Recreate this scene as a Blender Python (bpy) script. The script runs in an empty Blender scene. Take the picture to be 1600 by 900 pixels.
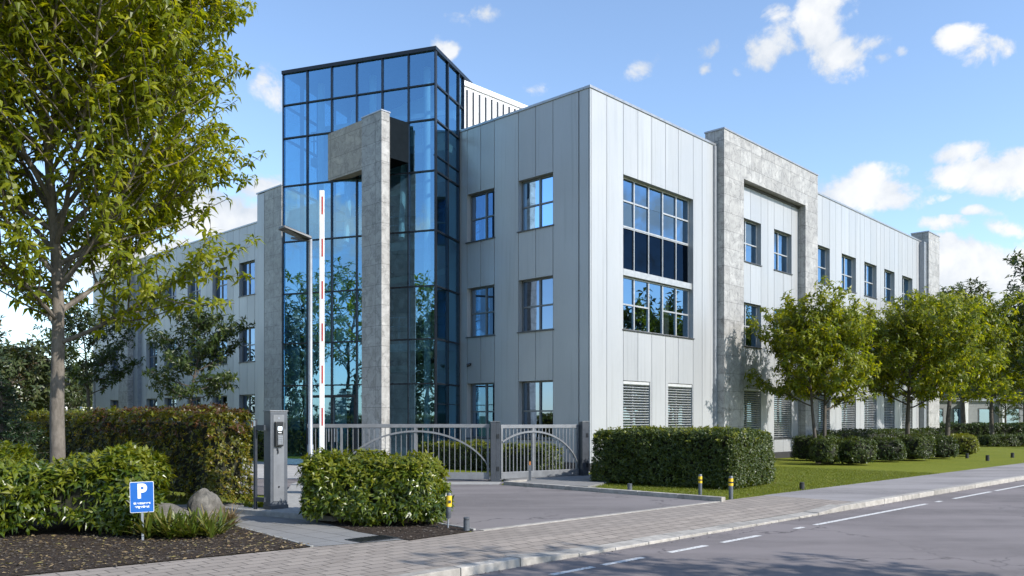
import bpy, bmesh, math, random
import numpy as np
from mathutils import Vector, Matrix
R = math.radians
sc = bpy.context.scene
col = sc.collection
rng = np.random.default_rng(7)
random.seed(7)

# ------------------------------------------------------------------ camera / measured frame
F, H, V0 = 1304.0, 1.7, 657.0
def at(u, v, h=0.0):                       # a point of the ground (height h)
    Y = (H - h) * F / (v - V0)
    return ((u - 800.0) / F * Y, Y)
def an(a):
    return np.array(a, float)
dR = an((.6876, .7261)); dL = an((-.7264, .6874))      # the two facade directions
C0 = an((2.59, 27.7))                                   # corner of the main block
rd = an((.7158, .6983)); rn = an((.6983, -.7158))       # road direction, and across it (towards the road)
K0 = an((.75, 10.9))                                    # a point on the kerb line

# ------------------------------------------------------------------ object helpers
def tag(o, label=None, cat=None, group=None, kind=None):
    if label: o['label'] = label
    if cat: o['category'] = cat
    if group: o['group'] = group
    if kind: o['kind'] = kind
    return o
def empty(name, loc, rz=0.0, label=None, cat=None, group=None):
    o = bpy.data.objects.new(name, None); col.objects.link(o)
    o.location = loc; o.rotation_euler = (0, 0, rz); o.empty_display_size = .2
    return tag(o, label, cat, group)
def copy_tree(o, parent=None):
    c = o.copy(); col.objects.link(c)
    if parent is not None: c.parent = parent
    for ch in list(o.children): copy_tree(ch, c)
    return c

class MB:
    def __init__(s, off=(0, 0, 0)):
        s.v = []; s.f = []; s.off = an(off)
    def quad(s, a, b, c, d):
        n = len(s.v); s.v += [tuple(a), tuple(b), tuple(c), tuple(d)]; s.f.append((n, n+1, n+2, n+3))
    def poly(s, pts):
        n = len(s.v); s.v += [tuple(p) for p in pts]; s.f.append(tuple(range(n, n+len(pts))))
    def hexa(s, p):                        # p: 4 bottom then 4 top corners, counter-clockwise
        n = len(s.v); s.v += [tuple(q) for q in p]
        for f in ((3,2,1,0),(4,5,6,7),(0,1,5,4),(1,2,6,5),(2,3,7,6),(3,0,4,7)):
            s.f.append(tuple(n+i for i in f))
    def box(s, x0, x1, y0, y1, z0, z1):
        s.hexa([(x0,y0,z0),(x1,y0,z0),(x1,y1,z0),(x0,y1,z0),(x0,y0,z1),(x1,y0,z1),(x1,y1,z1),(x0,y1,z1)])
    def prism(s, pts, z0, z1):             # pts counter-clockwise from above
        n = len(s.v); m = len(pts)
        s.v += [(p[0],p[1],z0) for p in pts] + [(p[0],p[1],z1) for p in pts]
        s.f.append(tuple(n+i for i in range(m-1,-1,-1))); s.f.append(tuple(n+m+i for i in range(m)))
        for i in range(m):
            j = (i+1) % m; s.f.append((n+i, n+j, n+m+j, n+m+i))
    def tube(s, pts, rad, k=8, cap=True):
        pts = [an(p) for p in pts]; m = len(pts)
        if np.isscalar(rad): rad = [rad]*m
        n = len(s.v); a = None
        for i, p in enumerate(pts):
            d = pts[min(i+1,m-1)] - pts[max(i-1,0)]; d = d/(np.linalg.norm(d)+1e-9)
            if a is None:
                a = np.cross(d, (0,0,1) if abs(d[2]) < .9 else (1,0,0))
            a = a - d*np.dot(a,d); a = a/(np.linalg.norm(a)+1e-9); b = np.cross(d,a)
            for j in range(k):
                t = 2*math.pi*j/k
                s.v.append(tuple(p + rad[i]*(math.cos(t)*a + math.sin(t)*b)))
        for i in range(m-1):
            for j in range(k):
                q = (j+1)%k; s.f.append((n+i*k+j, n+i*k+q, n+(i+1)*k+q, n+(i+1)*k+j))
        if cap:
            s.f.append(tuple(n+j for j in range(k-1,-1,-1))); s.f.append(tuple(n+(m-1)*k+j for j in range(k)))
    def cyl(s, x, y, z0, z1, r, k=20, r1=None):
        s.tube([(x,y,z0),(x,y,z1)], [r, r if r1 is None else r1], k)
    def lathe(s, prof, k=24, x=0, y=0):
        s.tube([(x,y,z) for r,z in prof], [r for r,z in prof], k)
    def build(s, name, mat, parent=None, bevel=0, smooth=False, segs=2):
        me = bpy.data.meshes.new(name)
        v = (np.array(s.v, float).reshape(-1,3) - s.off)
        me.from_pydata(v.tolist(), [], s.f)
        if bevel:
            bm = bmesh.new(); bm.from_mesh(me)
            bmesh.ops.recalc_face_normals(bm, faces=bm.faces)
            es = [e for e in bm.edges if len(e.link_faces)==2 and e.calc_face_angle(0) > .6]
            bmesh.ops.bevel(bm, geom=es, offset=bevel, segments=segs, affect='EDGES', profile=.6, clamp_overlap=True)
            bm.to_mesh(me); bm.free()
        me.update()
        me.materials.append(mat)
        if smooth:
            me.polygons.foreach_set('use_smooth', [True]*len(me.polygons))
            me.set_sharp_from_angle(angle=R(40))
        o = bpy.data.objects.new(name, me); col.objects.link(o)
        if parent is not None: o.parent = parent
        return o
def np_mesh(name, V, T, mat, parent=None, smooth=False):
    me = bpy.data.meshes.new(name)
    V = np.ascontiguousarray(V, np.float32); T = np.ascontiguousarray(T, np.int32)
    me.vertices.add(len(V)); me.vertices.foreach_set('co', V.ravel())
    me.loops.add(T.size); me.loops.foreach_set('vertex_index', T.ravel())
    me.polygons.add(len(T)); me.polygons.foreach_set('loop_start', np.arange(len(T), dtype=np.int32)*T.shape[1])
    me.polygons.foreach_set('use_smooth', np.full(len(T), smooth))
    me.update(calc_edges=True); me.materials.append(mat)
    o = bpy.data.objects.new(name, me); col.objects.link(o)
    if parent is not None: o.parent = parent
    return o

# ------------------------------------------------------------------ materials
class NT:
    def __init__(s, name):
        s.m = bpy.data.materials.new(name); s.m.use_nodes = True
        s.t = s.m.node_tree; s.n = s.t.nodes; s.l = s.t.links
        s.out = s.n['Material Output']; s.p = s.n['Principled BSDF']
    def add(s, typ, ins=None, **kw):
        n = s.n.new(typ)
        for k, v in kw.items(): setattr(n, k, v)
        for k, v in (ins or {}).items():
            if hasattr(v, 'is_output') or isinstance(v, bpy.types.NodeSocket): s.l.new(v, n.inputs[k])
            else: n.inputs[k].default_value = v
        return n
    def obj(s): return s.add('ShaderNodeTexCoord').outputs['Object']
    def map(s, vec, rot=(0,0,0), scale=(1,1,1), loc=(0,0,0)):
        return s.add('ShaderNodeMapping', {'Vector': vec, 'Rotation': rot, 'Scale': scale, 'Location': loc}).outputs[0]
    def noise(s, vec, scale, detail=4, rough=.55, dist=0.0):
        return s.add('ShaderNodeTexNoise', {'Vector': vec, 'Scale': scale, 'Detail': detail, 'Roughness': rough, 'Distortion': dist}).outputs['Fac']
    def ramp(s, fac, stops, interp='LINEAR'):
        r = s.add('ShaderNodeValToRGB', {'Fac': fac}); r.color_ramp.interpolation = interp
        e = r.color_ramp.elements
        while len(e) < len(stops): e.new(.5)
        for i, (p, c) in enumerate(stops):
            e[i].position = p
            e[i].color = (c, c, c, 1) if np.isscalar(c) else (*c, 1)
        return r.outputs['Color']
    def mix(s, fac, a, b, mode='MIX'):
        n = s.add('ShaderNodeMix', data_type='RGBA', blend_type=mode)
        for i, v in ((0, fac), (6, a), (7, b)):
            if isinstance(v, bpy.types.NodeSocket): s.l.new(v, n.inputs[i])
            elif i and not np.isscalar(v): n.inputs[i].default_value = (*v, 1)
            else: n.inputs[i].default_value = v if i == 0 else (v, v, v, 1)
        return n.outputs[2]
    def math(s, op, a, b=0.0):
        n = s.add('ShaderNodeMath', operation=op)
        for i, v in ((0, a), (1, b)):
            if isinstance(v, bpy.types.NodeSocket): s.l.new(v, n.inputs[i])
            else: n.inputs[i].default_value = v
        return n.outputs[0]
    def bump(s, h, strength=.3, dist=.02):
        b = s.add('ShaderNodeBump', {'Height': h, 'Strength': strength, 'Distance': dist}); return b.outputs[0]
    def set(s, **kw):
        names = dict(color='Base Color', rough='Roughness', metal='Metallic', spec='Specular IOR Level', normal='Normal', coat='Coat Weight')
        for k, v in kw.items():
            i = s.p.inputs[names[k]]
            if isinstance(v, bpy.types.NodeSocket): s.l.new(v, i)
            elif k == 'color': i.default_value = (*v, 1)
            else: i.default_value = v
        return s

def simple(name, c, rough=.5, metal=0.0, var=.12, scale=6.0, spec=.5, bump=0.0):
    t = NT(name); o = t.obj(); n = t.noise(o, scale, 6, .6)
    lo = tuple(x*(1-var) for x in c); hi = tuple(min(1, x*(1+var)) for x in c)
    t.set(color=t.ramp(n, [(.3, lo), (.7, hi)]), rough=t.ramp(n, [(.3, max(0, rough-.06)), (.7, min(1, rough+.08))]), metal=metal, spec=spec)
    if bump: t.set(normal=t.bump(t.noise(o, scale*8, 3), bump, .005))
    return t.m

M = {}
def mat_panel():
    t = NT('facade_panel'); o = t.obj()
    st = t.noise(t.map(o, scale=(1.2, 1.2, .12)), 1.6, 5, .6)
    fine = t.noise(t.map(o, scale=(3, 3, .4)), 9, 4)
    big = t.noise(o, .35, 3)
    c = t.mix(t.ramp(st, [(.3, 0.0), (.75, 1.0)]), (.405, .419, .437), (.437, .448, .462))
    c = t.mix(t.ramp(fine, [(.35, 0.0), (.8, .35)]), c, (.356, .368, .38))
    c = t.mix(t.ramp(big, [(.35, 0.0), (.7, .35)]), c, (.415, .418, .418))
    rnd = t.add('ShaderNodeNewGeometry').outputs['Random Per Island']
    c = t.mix(1.0, c, t.ramp(rnd, [(0, .93), (1, 1.05)]), 'MULTIPLY')
    sk = t.noise(t.map(o, scale=(7, 7, .22)), 1.0, 5, .65)
    c = t.mix(t.ramp(sk, [(.54, 0.0), (.72, .34)]), c, (.22, .225, .225))
    t.set(color=c, rough=t.ramp(big, [(.3, .38), (.7, .5)]), metal=.25, spec=.5)
    t.set(normal=t.bump(t.noise(o, .9, 2), .12, .04))
    return t.m
M['panel'] = mat_panel()
def mat_stone(name, dark=1.0, warm=0.0):
    t = NT(name); o = t.obj()
    sx = t.add('ShaderNodeSeparateXYZ', {'Vector': o})
    a = t.math('ADD', t.math('MULTIPLY', sx.outputs[0], .6876-.7264), t.math('MULTIPLY', sx.outputs[1], .7261+.6874))
    cv = t.add('ShaderNodeCombineXYZ', {'X': a, 'Y': sx.outputs[2]}).outputs[0]
    warp = t.add('ShaderNodeTexNoise', {'Vector': o, 'Scale': 2.2, 'Detail': 5}).outputs['Color']
    wv = t.add('ShaderNodeVectorMath', {0: o, 1: t.add('ShaderNodeVectorMath', {0: warp, 1: (.9,.9,.9)}, operation='MULTIPLY').outputs[0]}, operation='ADD').outputs[0]
    vo = t.add('ShaderNodeTexVoronoi', {'Vector': wv, 'Scale': 1.5}, feature='DISTANCE_TO_EDGE').outputs['Distance']
    cell = t.add('ShaderNodeTexVoronoi', {'Vector': wv, 'Scale': 2.6}).outputs['Color']
    cl = t.add('ShaderNodeSeparateXYZ', {'Vector': cell}).outputs[0]
    n1 = t.noise(wv, 3.2, 8, .65); n2 = t.noise(o, 38, 4, .6)
    b = an((.385, .38, .372))*dark*(1+warm*an((.18, .0, -.22)))
    c = t.ramp(n1, [(.28, tuple(b*.40*an((1.04,1,.95)))), (.48, tuple(b*.88)), (.72, tuple(np.minimum(1, b*1.36)))])
    c = t.mix(t.math('MULTIPLY', cl, .35), c, tuple(b*.72))
    c = t.mix(t.ramp(vo, [(.0, .75), (.04, 0.0)]), c, tuple(b*.42))
    c = t.mix(t.ramp(n2, [(.45, 0.0), (.7, .35)]), c, tuple(np.minimum(1, b*1.5)))
    br = t.add('ShaderNodeTexBrick', {'Vector': cv, 'Color1': (1,1,1,1), 'Color2': (.84,.83,.82,1), 'Mortar': (.42,.42,.42,1), 'Scale': 1.0, 'Mortar Size': .009, 'Mortar Smooth': .3, 'Brick Width': .92, 'Row Height': .72}, offset=.0)
    c = t.mix(1.0, c, br.outputs['Color'], 'MULTIPLY')
    t.set(color=c, rough=t.ramp(n1, [(.3, .42), (.7, .62)]), spec=.45)
    hgt = t.math('ADD', t.math('MULTIPLY', n1, .5), t.math('MULTIPLY', br.outputs['Fac'], -.5))
    t.set(normal=t.bump(hgt, .35, .02))
    return t.m
M['stone'] = mat_stone('grey_stone_cladding')
M['stone_brown'] = mat_stone('brown_grey_stone_cladding', 1.0, .6)
M['joint'] = simple('joint_shadow_gap', (.05, .052, .055), .8)
M['dark_metal'] = simple('anthracite_metal', (.035, .04, .048), .38, .2)
M['frame'] = simple('window_frame_grey', (.17, .18, .19), .4, .4)
M['frame_light'] = simple('window_frame_aluminium', (.42, .43, .44), .4, .4)
M['sill'] = simple('dark_sill_metal', (.09, .09, .095), .4, .5)
M['coping'] = simple('coping_metal', (.36, .37, .39), .35, .6)
M['mullion'] = simple('curtain_wall_profile', (.018, .024, .034), .3, .4)
M['white_metal'] = simple('white_coated_metal', (.78, .78, .78), .4, .0, .06)
M['gate'] = simple('gate_grey_metal', (.185, .193, .205), .42, .15)
M['gate_dark'] = simple('gate_post_metal', (.045, .052, .064), .42, .1)
M['intercom'] = simple('column_grey_metal', (.085, .094, .108), .45, .05)
M['black'] = simple('black_plastic', (.012, .013, .016), .35)
M['keys'] = simple('keypad_grey', (.165, .172, .182), .45, .05)
M['concrete'] = simple('concrete', (.30, .295, .28), .85, 0, .2, 9, .3, .3)
M['galv'] = simple('galvanised_pole', (.27, .29, .32), .42, .3)
M['red'] = simple('reflective_red', (.50, .04, .035), .5)
M['yellow'] = simple('yellow_band', (.72, .47, .02), .45, 0, .15)
M['boll'] = simple('bollard_grey', (.11, .12, .135), .45, .3, .2)
M['boll_dark'] = simple('bollard_black', (.03, .03, .032), .5, .1, .2)
M['blue'] = simple('sign_blue', (.008, .11, .42), .35, 0, .08)
M['white'] = simple('sign_white', (.85, .86, .86), .4, 0, .04)
M['blind'] = simple('blind_lamella', (.58, .59, .60), .4, .3, .06)
M['interior'] = simple('interior_plaster', (.45, .45, .43), .9)
M['interior_dark'] = simple('interior_dark', (.10, .105, .11), .8)
M['curtain'] = simple('interior_curtain', (.62, .62, .60), .9)
M['roof'] = simple('roof_gravel', (.22, .21, .2), .95)
M['rock'] = None
def mat_screen():
    t = NT('small_lit_screen')
    t.set(color=(.6, .65, .7), rough=.2); t.p.inputs['Emission Color'].default_value = (.8, .9, 1, 1); t.p.inputs['Emission Strength'].default_value = .6
    return t.m
M['screen'] = mat_screen()
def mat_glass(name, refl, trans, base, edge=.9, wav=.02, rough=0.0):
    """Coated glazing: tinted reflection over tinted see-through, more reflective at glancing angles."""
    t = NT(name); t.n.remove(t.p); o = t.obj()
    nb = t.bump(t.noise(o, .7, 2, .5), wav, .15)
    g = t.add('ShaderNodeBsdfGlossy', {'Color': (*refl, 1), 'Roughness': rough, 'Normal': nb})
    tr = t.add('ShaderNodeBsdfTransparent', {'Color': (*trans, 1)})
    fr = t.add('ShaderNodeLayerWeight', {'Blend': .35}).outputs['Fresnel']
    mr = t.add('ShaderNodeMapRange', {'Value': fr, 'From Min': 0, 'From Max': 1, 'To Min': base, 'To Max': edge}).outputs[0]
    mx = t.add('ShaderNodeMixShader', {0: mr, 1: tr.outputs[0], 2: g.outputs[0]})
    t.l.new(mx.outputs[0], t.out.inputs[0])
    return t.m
M['glass_blue'] = mat_glass('blue_coated_glass', (.38, .70, 1.0), (.42, .70, .84), .45, .95)
M['glass_win'] = mat_glass('window_glass', (.42, .68, .98), (.30, .35, .38), .36, .95)
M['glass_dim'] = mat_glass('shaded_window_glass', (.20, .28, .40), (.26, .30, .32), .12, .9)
M['glass_dark'] = mat_glass('spandrel_glass', (.06, .11, .19), (.02, .03, .04), .13, .9)

def mat_leaf(name, cols, trans=.35, rough=.38, spec=.5):
    """Leaf colours vary from leaf to leaf (random per island)."""
    t = NT(name)
    rnd = t.add('ShaderNodeNewGeometry').outputs['Random Per Island']
    n = len(cols)
    c = t.ramp(rnd, [(i/(n-1) if n > 1 else 0, k) for i, k in enumerate(cols)])
    big = t.noise(t.obj(), 1.3, 3)
    c = t.mix(t.ramp(big, [(.35, 0.0), (.7, .45)]), c, cols[0])
    t.set(color=c, rough=rough, spec=spec)
    tc = t.mix(1.0, c, (1.5, 1.35, .45), 'MULTIPLY')
    tl = t.add('ShaderNodeBsdfTranslucent', {'Color': tc})
    mx = t.add('ShaderNodeMixShader', {0: trans, 1: t.p.outputs[0], 2: tl.outputs[0]})
    t.l.new(mx.outputs[0], t.out.inputs[0])
    return t.m
M['leaf_big'] = mat_leaf('chestnut_leaf', [(.105,.145,.010), (.195,.235,.012), (.290,.325,.015), (.38,.375,.02)], .62)
M['leaf_row'] = mat_leaf('street_tree_leaf', [(.080,.125,.012), (.165,.210,.014), (.255,.290,.016), (.345,.34,.020)], .6)
M['leaf_dark'] = mat_leaf('dark_tree_leaf', [(.026,.048,.010), (.048,.075,.012), (.075,.10,.016)], .4)
M['leaf_pale'] = mat_leaf('pale_tree_leaf', [(.05,.075,.03), (.075,.10,.035), (.11,.115,.04)], .3)
M['leaf_autumn'] = mat_leaf('ochre_tree_leaf', [(.07,.062,.02), (.11,.08,.025), (.12,.06,.025)], .3)
M['leaf_laurel'] = mat_leaf('laurel_leaf', [(.028,.058,.007), (.080,.125,.009), (.145,.185,.012), (.23,.25,.016)], .4, .3, .6)
M['leaf_hedge'] = mat_leaf('hedge_leaf', [(.028,.050,.008), (.055,.082,.010), (.105,.13,.012)], .32, .42, .5)
M['leaf_beech'] = mat_leaf('tall_hedge_leaf', [(.06,.075,.008), (.115,.13,.010), (.19,.18,.012), (.23,.15,.018)], .5)
M['leaf_rust'] = mat_leaf('rusty_hedge_leaf', [(.10,.038,.016), (.085,.045,.015), (.07,.06,.012)], .4)
M['leaf_yellow'] = mat_leaf('yellow_green_leaf', [(.14,.17,.012), (.20,.20,.014)], .4)
M['leaf_sedge'] = mat_leaf('strap_leaf', [(.06,.10,.012), (.10,.135,.018), (.16,.17,.03), (.20,.16,.05)], .3)
M['leaf_dry'] = mat_leaf('dry_leaf', [(.20,.14,.07), (.26,.2,.11), (.16,.10,.05), (.20,.19,.05)], .15, .7)
M['needle'] = mat_leaf('conifer_needle', [(.014,.034,.010), (.024,.05,.014), (.05,.08,.02)], .15)
M['core_shade'] = simple('inner_foliage_shade', (.016, .017, .008), .95, 0, .5, 14)  # near-black core colour holds the shade inside the shrubs
def mat_bark(name, c1, c2):
    t = NT(name); o = t.obj()
    n = t.noise(t.map(o, scale=(1, 1, .35)), 11, 7, .7); n2 = t.noise(o, 3, 3)
    c = t.ramp(n, [(.3, c1), (.7, c2)])
    c = t.mix(t.ramp(n2, [(.5, 0.0), (.7, .5)]), c, tuple(x*.55 for x in c1))
    t.set(color=c, rough=.9, normal=t.bump(n, .6, .02)); return t.m
M['bark'] = mat_bark('grey_brown_bark', (.075, .063, .05), (.22, .19, .16))
M['bark_dark'] = mat_bark('dark_bark', (.05, .042, .035), (.13, .11, .09))
def mat_rock():
    t = NT('boulder_stone'); o = t.obj(); n = t.noise(o, 5, 9, .65); v = t.noise(o, 2.2, 4, .6, 2.0)
    c = t.ramp(n, [(.3, (.06,.054,.046)), (.55, (.145,.134,.116)), (.75, (.24,.222,.19))])
    c = t.mix(t.ramp(v, [(.55, 0.0), (.62, .7)]), c, (.09,.085,.075))
    t.set(color=c, rough=.85, normal=t.bump(n, .7, .05)); return t.m
M['rock'] = mat_rock()
def mat_asphalt(name, base, warm=1.02, cracks=True, spec=.35):
    t = NT(name); o = t.obj()
    sp = t.noise(o, 130, 2, .7); md = t.noise(o, 2.2, 6, .62); bg = t.noise(t.map(o, rot=(0,0,-R(44.3)), scale=(.25,1,1)), .55, 4, .6)
    b = an((base*warm, base, base*.985))
    c = t.ramp(sp, [(.32, tuple(b*.55)), (.5, tuple(b)), (.66, tuple(b*1.35)), (.78, tuple(b*2.1))])
    c = t.mix(t.ramp(md, [(.35, 0.0), (.68, .6)]), c, tuple(b*.68))
    c = t.mix(t.ramp(bg, [(.42, 0.0), (.58, .75)]), c, tuple(b*1.32))
    if cracks:
        w = t.add('ShaderNodeVectorMath', {0: o, 1: t.add('ShaderNodeTexNoise', {'Vector': o, 'Scale': 2.0, 'Detail': 5}).outputs['Color']}, operation='ADD').outputs[0]
        vo = t.add('ShaderNodeTexVoronoi', {'Vector': w, 'Scale': .33}, feature='DISTANCE_TO_EDGE').outputs['Distance']
        c = t.mix(t.math('MULTIPLY', t.ramp(vo, [(.0, .9), (.009, 0.0)]), t.ramp(bg, [(.45, 0.0), (.6, 1.0)])), c, tuple(b*.35))
    t.set(color=c, rough=.88, spec=spec, normal=t.bump(sp, .5, .006)); return t.m
M['road'] = mat_asphalt('road_asphalt', .142, 1.13)
M['drive'] = mat_asphalt('driveway_asphalt', .14, 1.11)
M['path_grey'] = mat_asphalt('grey_footway', .205, 1.07, False)
def mat_pavers(name, c1, c2, mortar, bw, rh, rot, off=.5, wear=.4):
    t = NT(name); o = t.obj(); v = t.map(o, rot=(0, 0, rot))
    wob = t.add('ShaderNodeTexNoise', {'Vector': o, 'Scale': 6.0, 'Detail': 2}).outputs['Color']
    v = t.add('ShaderNodeVectorMath', {0: v, 1: t.add('ShaderNodeVectorMath', {0: wob, 1: (.012,.012,0)}, operation='MULTIPLY').outputs[0]}, operation='ADD').outputs[0]
    br = t.add('ShaderNodeTexBrick', {'Vector': v, 'Color1': (*c1,1), 'Color2': (*c2,1), 'Mortar': (*mortar,1), 'Scale': 1.0, 'Mortar Size': .009, 'Mortar Smooth': .25, 'Bias': 0.0, 'Brick Width': bw, 'Row Height': rh}, offset=off)
    n = t.noise(o, 1.1, 6, .6); f = t.noise(o, 60, 4, .65)
    c = t.mix(t.ramp(n, [(.35, 0.0), (.7, wear)]), br.outputs['Color'], tuple(x*.72 for x in c1))
    c = t.mix(t.ramp(f, [(.35, .35), (.65, 0.0)]), c, tuple(x*.5 for x in c1))
    st = t.noise(o, .5, 5, .7)
    c = t.mix(t.ramp(st, [(.56, 0.0), (.68, .35)]), c, tuple(x*.5 for x in c1))
    h = t.math('ADD', t.math('MULTIPLY', br.outputs['Fac'], -1.0), t.math('MULTIPLY', f, .25))
    t.set(color=c, rough=.85, spec=.3, normal=t.bump(h, .7, .012)); return t.m
RA = math.atan2(rd[1], rd[0])
M['pavers'] = mat_pavers('clay_grey_pavers', (.34,.295,.255), (.26,.225,.195), (.06,.052,.044), .30, .20, -RA)
M['flag'] = mat_pavers('grey_path_slabs', (.25,.245,.24), (.21,.21,.205), (.08,.075,.07), .6, .4, -RA+R(90))
M['forecourt'] = mat_pavers('pale_forecourt_slabs', (.46,.45,.43), (.40,.39,.375), (.16,.15,.14), .5, .5, -math.atan2(dR[1], dR[0]))
M['kerb'] = simple('kerb_stone', (.36, .335, .30), .85, 0, .28, 7, .3, .4)
def island_tone(m, lo, hi):
    nt_ = m.node_tree; p = nt_.nodes['Principled BSDF']; src = p.inputs['Base Color'].links[0].from_socket
    g = nt_.nodes.new('ShaderNodeNewGeometry'); r = nt_.nodes.new('ShaderNodeMapRange'); r.inputs['To Min'].default_value = lo; r.inputs['To Max'].default_value = hi
    nt_.links.new(g.outputs['Random Per Island'], r.inputs['Value'])
    x = nt_.nodes.new('ShaderNodeMix'); x.data_type = 'RGBA'; x.blend_type = 'MULTIPLY'; x.inputs[0].default_value = 1
    nt_.links.new(src, x.inputs[6]); nt_.links.new(r.outputs[0], x.inputs[7]); nt_.links.new(x.outputs[2], p.inputs['Base Color'])
island_tone(M['kerb'], .78, 1.08)
def mat_lawn():
    t = NT('lawn'); o = t.obj()
    n = t.noise(o, .45, 5, .6); f = t.noise(o, 26, 5, .7); m = t.noise(o, 3.5, 4, .6)
    c = t.ramp(f, [(.3, (.075,.10,.008)), (.55, (.145,.17,.012)), (.75, (.21,.22,.02))])
    c = t.mix(t.ramp(n, [(.4, 0.0), (.65, .5)]), c, (.195,.195,.02))
    c = t.mix(t.ramp(m, [(.5, 0.0), (.7, .4)]), c, (.07,.115,.008))
    t.set(color=c, rough=.9, spec=.2, normal=t.bump(f, .9, .03)); return t.m
M['lawn'] = mat_lawn()
M['blade'] = mat_leaf('grass_blade', [(.10,.14,.010), (.15,.18,.012), (.21,.22,.02)], .4, .5)
def mat_soil():
    t = NT('mulch_soil'); o = t.obj()
    n = t.noise(o, 9, 8, .7); f = t.noise(o, 45, 5, .7)
    v = t.add('ShaderNodeTexVoronoi', {'Vector': t.map(o, scale=(1,2.2,1)), 'Scale': 26.0}).outputs['Distance']
    c = t.ramp(n, [(.3, (.022,.015,.011)), (.55, (.055,.04,.030)), (.75, (.10,.075,.055))])
    c = t.mix(t.ramp(f, [(.6, 0.0), (.72, .7)]), c, (.19,.15,.11))
    t.set(color=c, rough=.95, spec=.2, normal=t.bump(t.math('ADD', n, t.math('MULTIPLY', v, .6)), 1.0, .05)); return t.m
M['soil'] = mat_soil()
M['paint'] = None
def mat_paint():
    t = NT('worn_road_paint'); o = t.obj(); n = t.noise(o, 22, 6, .7)
    t.set(color=t.ramp(n, [(.38, (.18,.175,.17)), (.47, (.55,.54,.52)), (.7, (.72,.71,.69))]), rough=.8); return t.m
M['paint'] = mat_paint()

# ------------------------------------------------------------------ foliage
def nrmz(a): return a/(np.linalg.norm(a, axis=-1, keepdims=True)+1e-9)
def leaf_arrays(p, d, n, L, W, droop=.25):
    """Each leaf: five points, four small faces, folded along its midrib and drooping at the tip."""
    d = nrmz(d); n = nrmz(n - d*np.sum(n*d, -1, keepdims=True)); s = np.cross(d, n)
    L = L[:, None]; W = W[:, None]
    base = p; mid = p + d*L*.5 + n*L*.05; tip = p + d*L - n*L*droop
    l = p + d*L*.45 + s*W*.5 - n*L*.03 + n*W*.22; r = p + d*L*.45 - s*W*.5 - n*L*.03 + n*W*.22
    V = np.stack([base, l, mid, r, tip], 1).reshape(-1, 3)
    k = np.arange(len(p))[:, None, None]*5
    T = (np.array([[0,2,1],[0,3,2],[1,2,4],[2,3,4]])[None] + k).reshape(-1, 3)
    return V, T
def whorls(P, A, k, L, W, g, phi=(45, 85), droop=.25, jit=.25):
    """Shoots at P pointing along A, each carrying k leaves spread round it."""
    n = len(P); A = nrmz(A)
    x = nrmz(np.cross(A, g.normal(size=(n,3)))); y = np.cross(A, x)
    th = (np.arange(k)[None]*2*np.pi/k + g.uniform(0, 6.28, (n,1)) + g.normal(0, .25, (n,k)))
    ph = np.radians(g.uniform(*phi, (n,k)))
    out = x[:,None]*np.cos(th)[...,None] + y[:,None]*np.sin(th)[...,None]
    d = A[:,None]*np.cos(ph)[...,None] + out*np.sin(ph)[...,None]
    d = d + np.array([0,0,-.15]) + g.normal(0, .12, d.shape)
    nn = A[:,None]*np.sin(ph)[...,None] - out*np.cos(ph)[...,None] + g.normal(0, jit, d.shape) + np.array([0,0,.25])
    ll = L*g.uniform(.6, 1.15, (n,k)); ww = W*g.uniform(.75, 1.15, (n,k))*ll/L
    p = P[:,None] + A[:,None]*g.uniform(-.25, .1, (n,k))[...,None]*L
    return leaf_arrays(p.reshape(-1,3), d.reshape(-1,3), nn.reshape(-1,3), ll.ravel(), ww.ravel(), droop)

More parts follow.
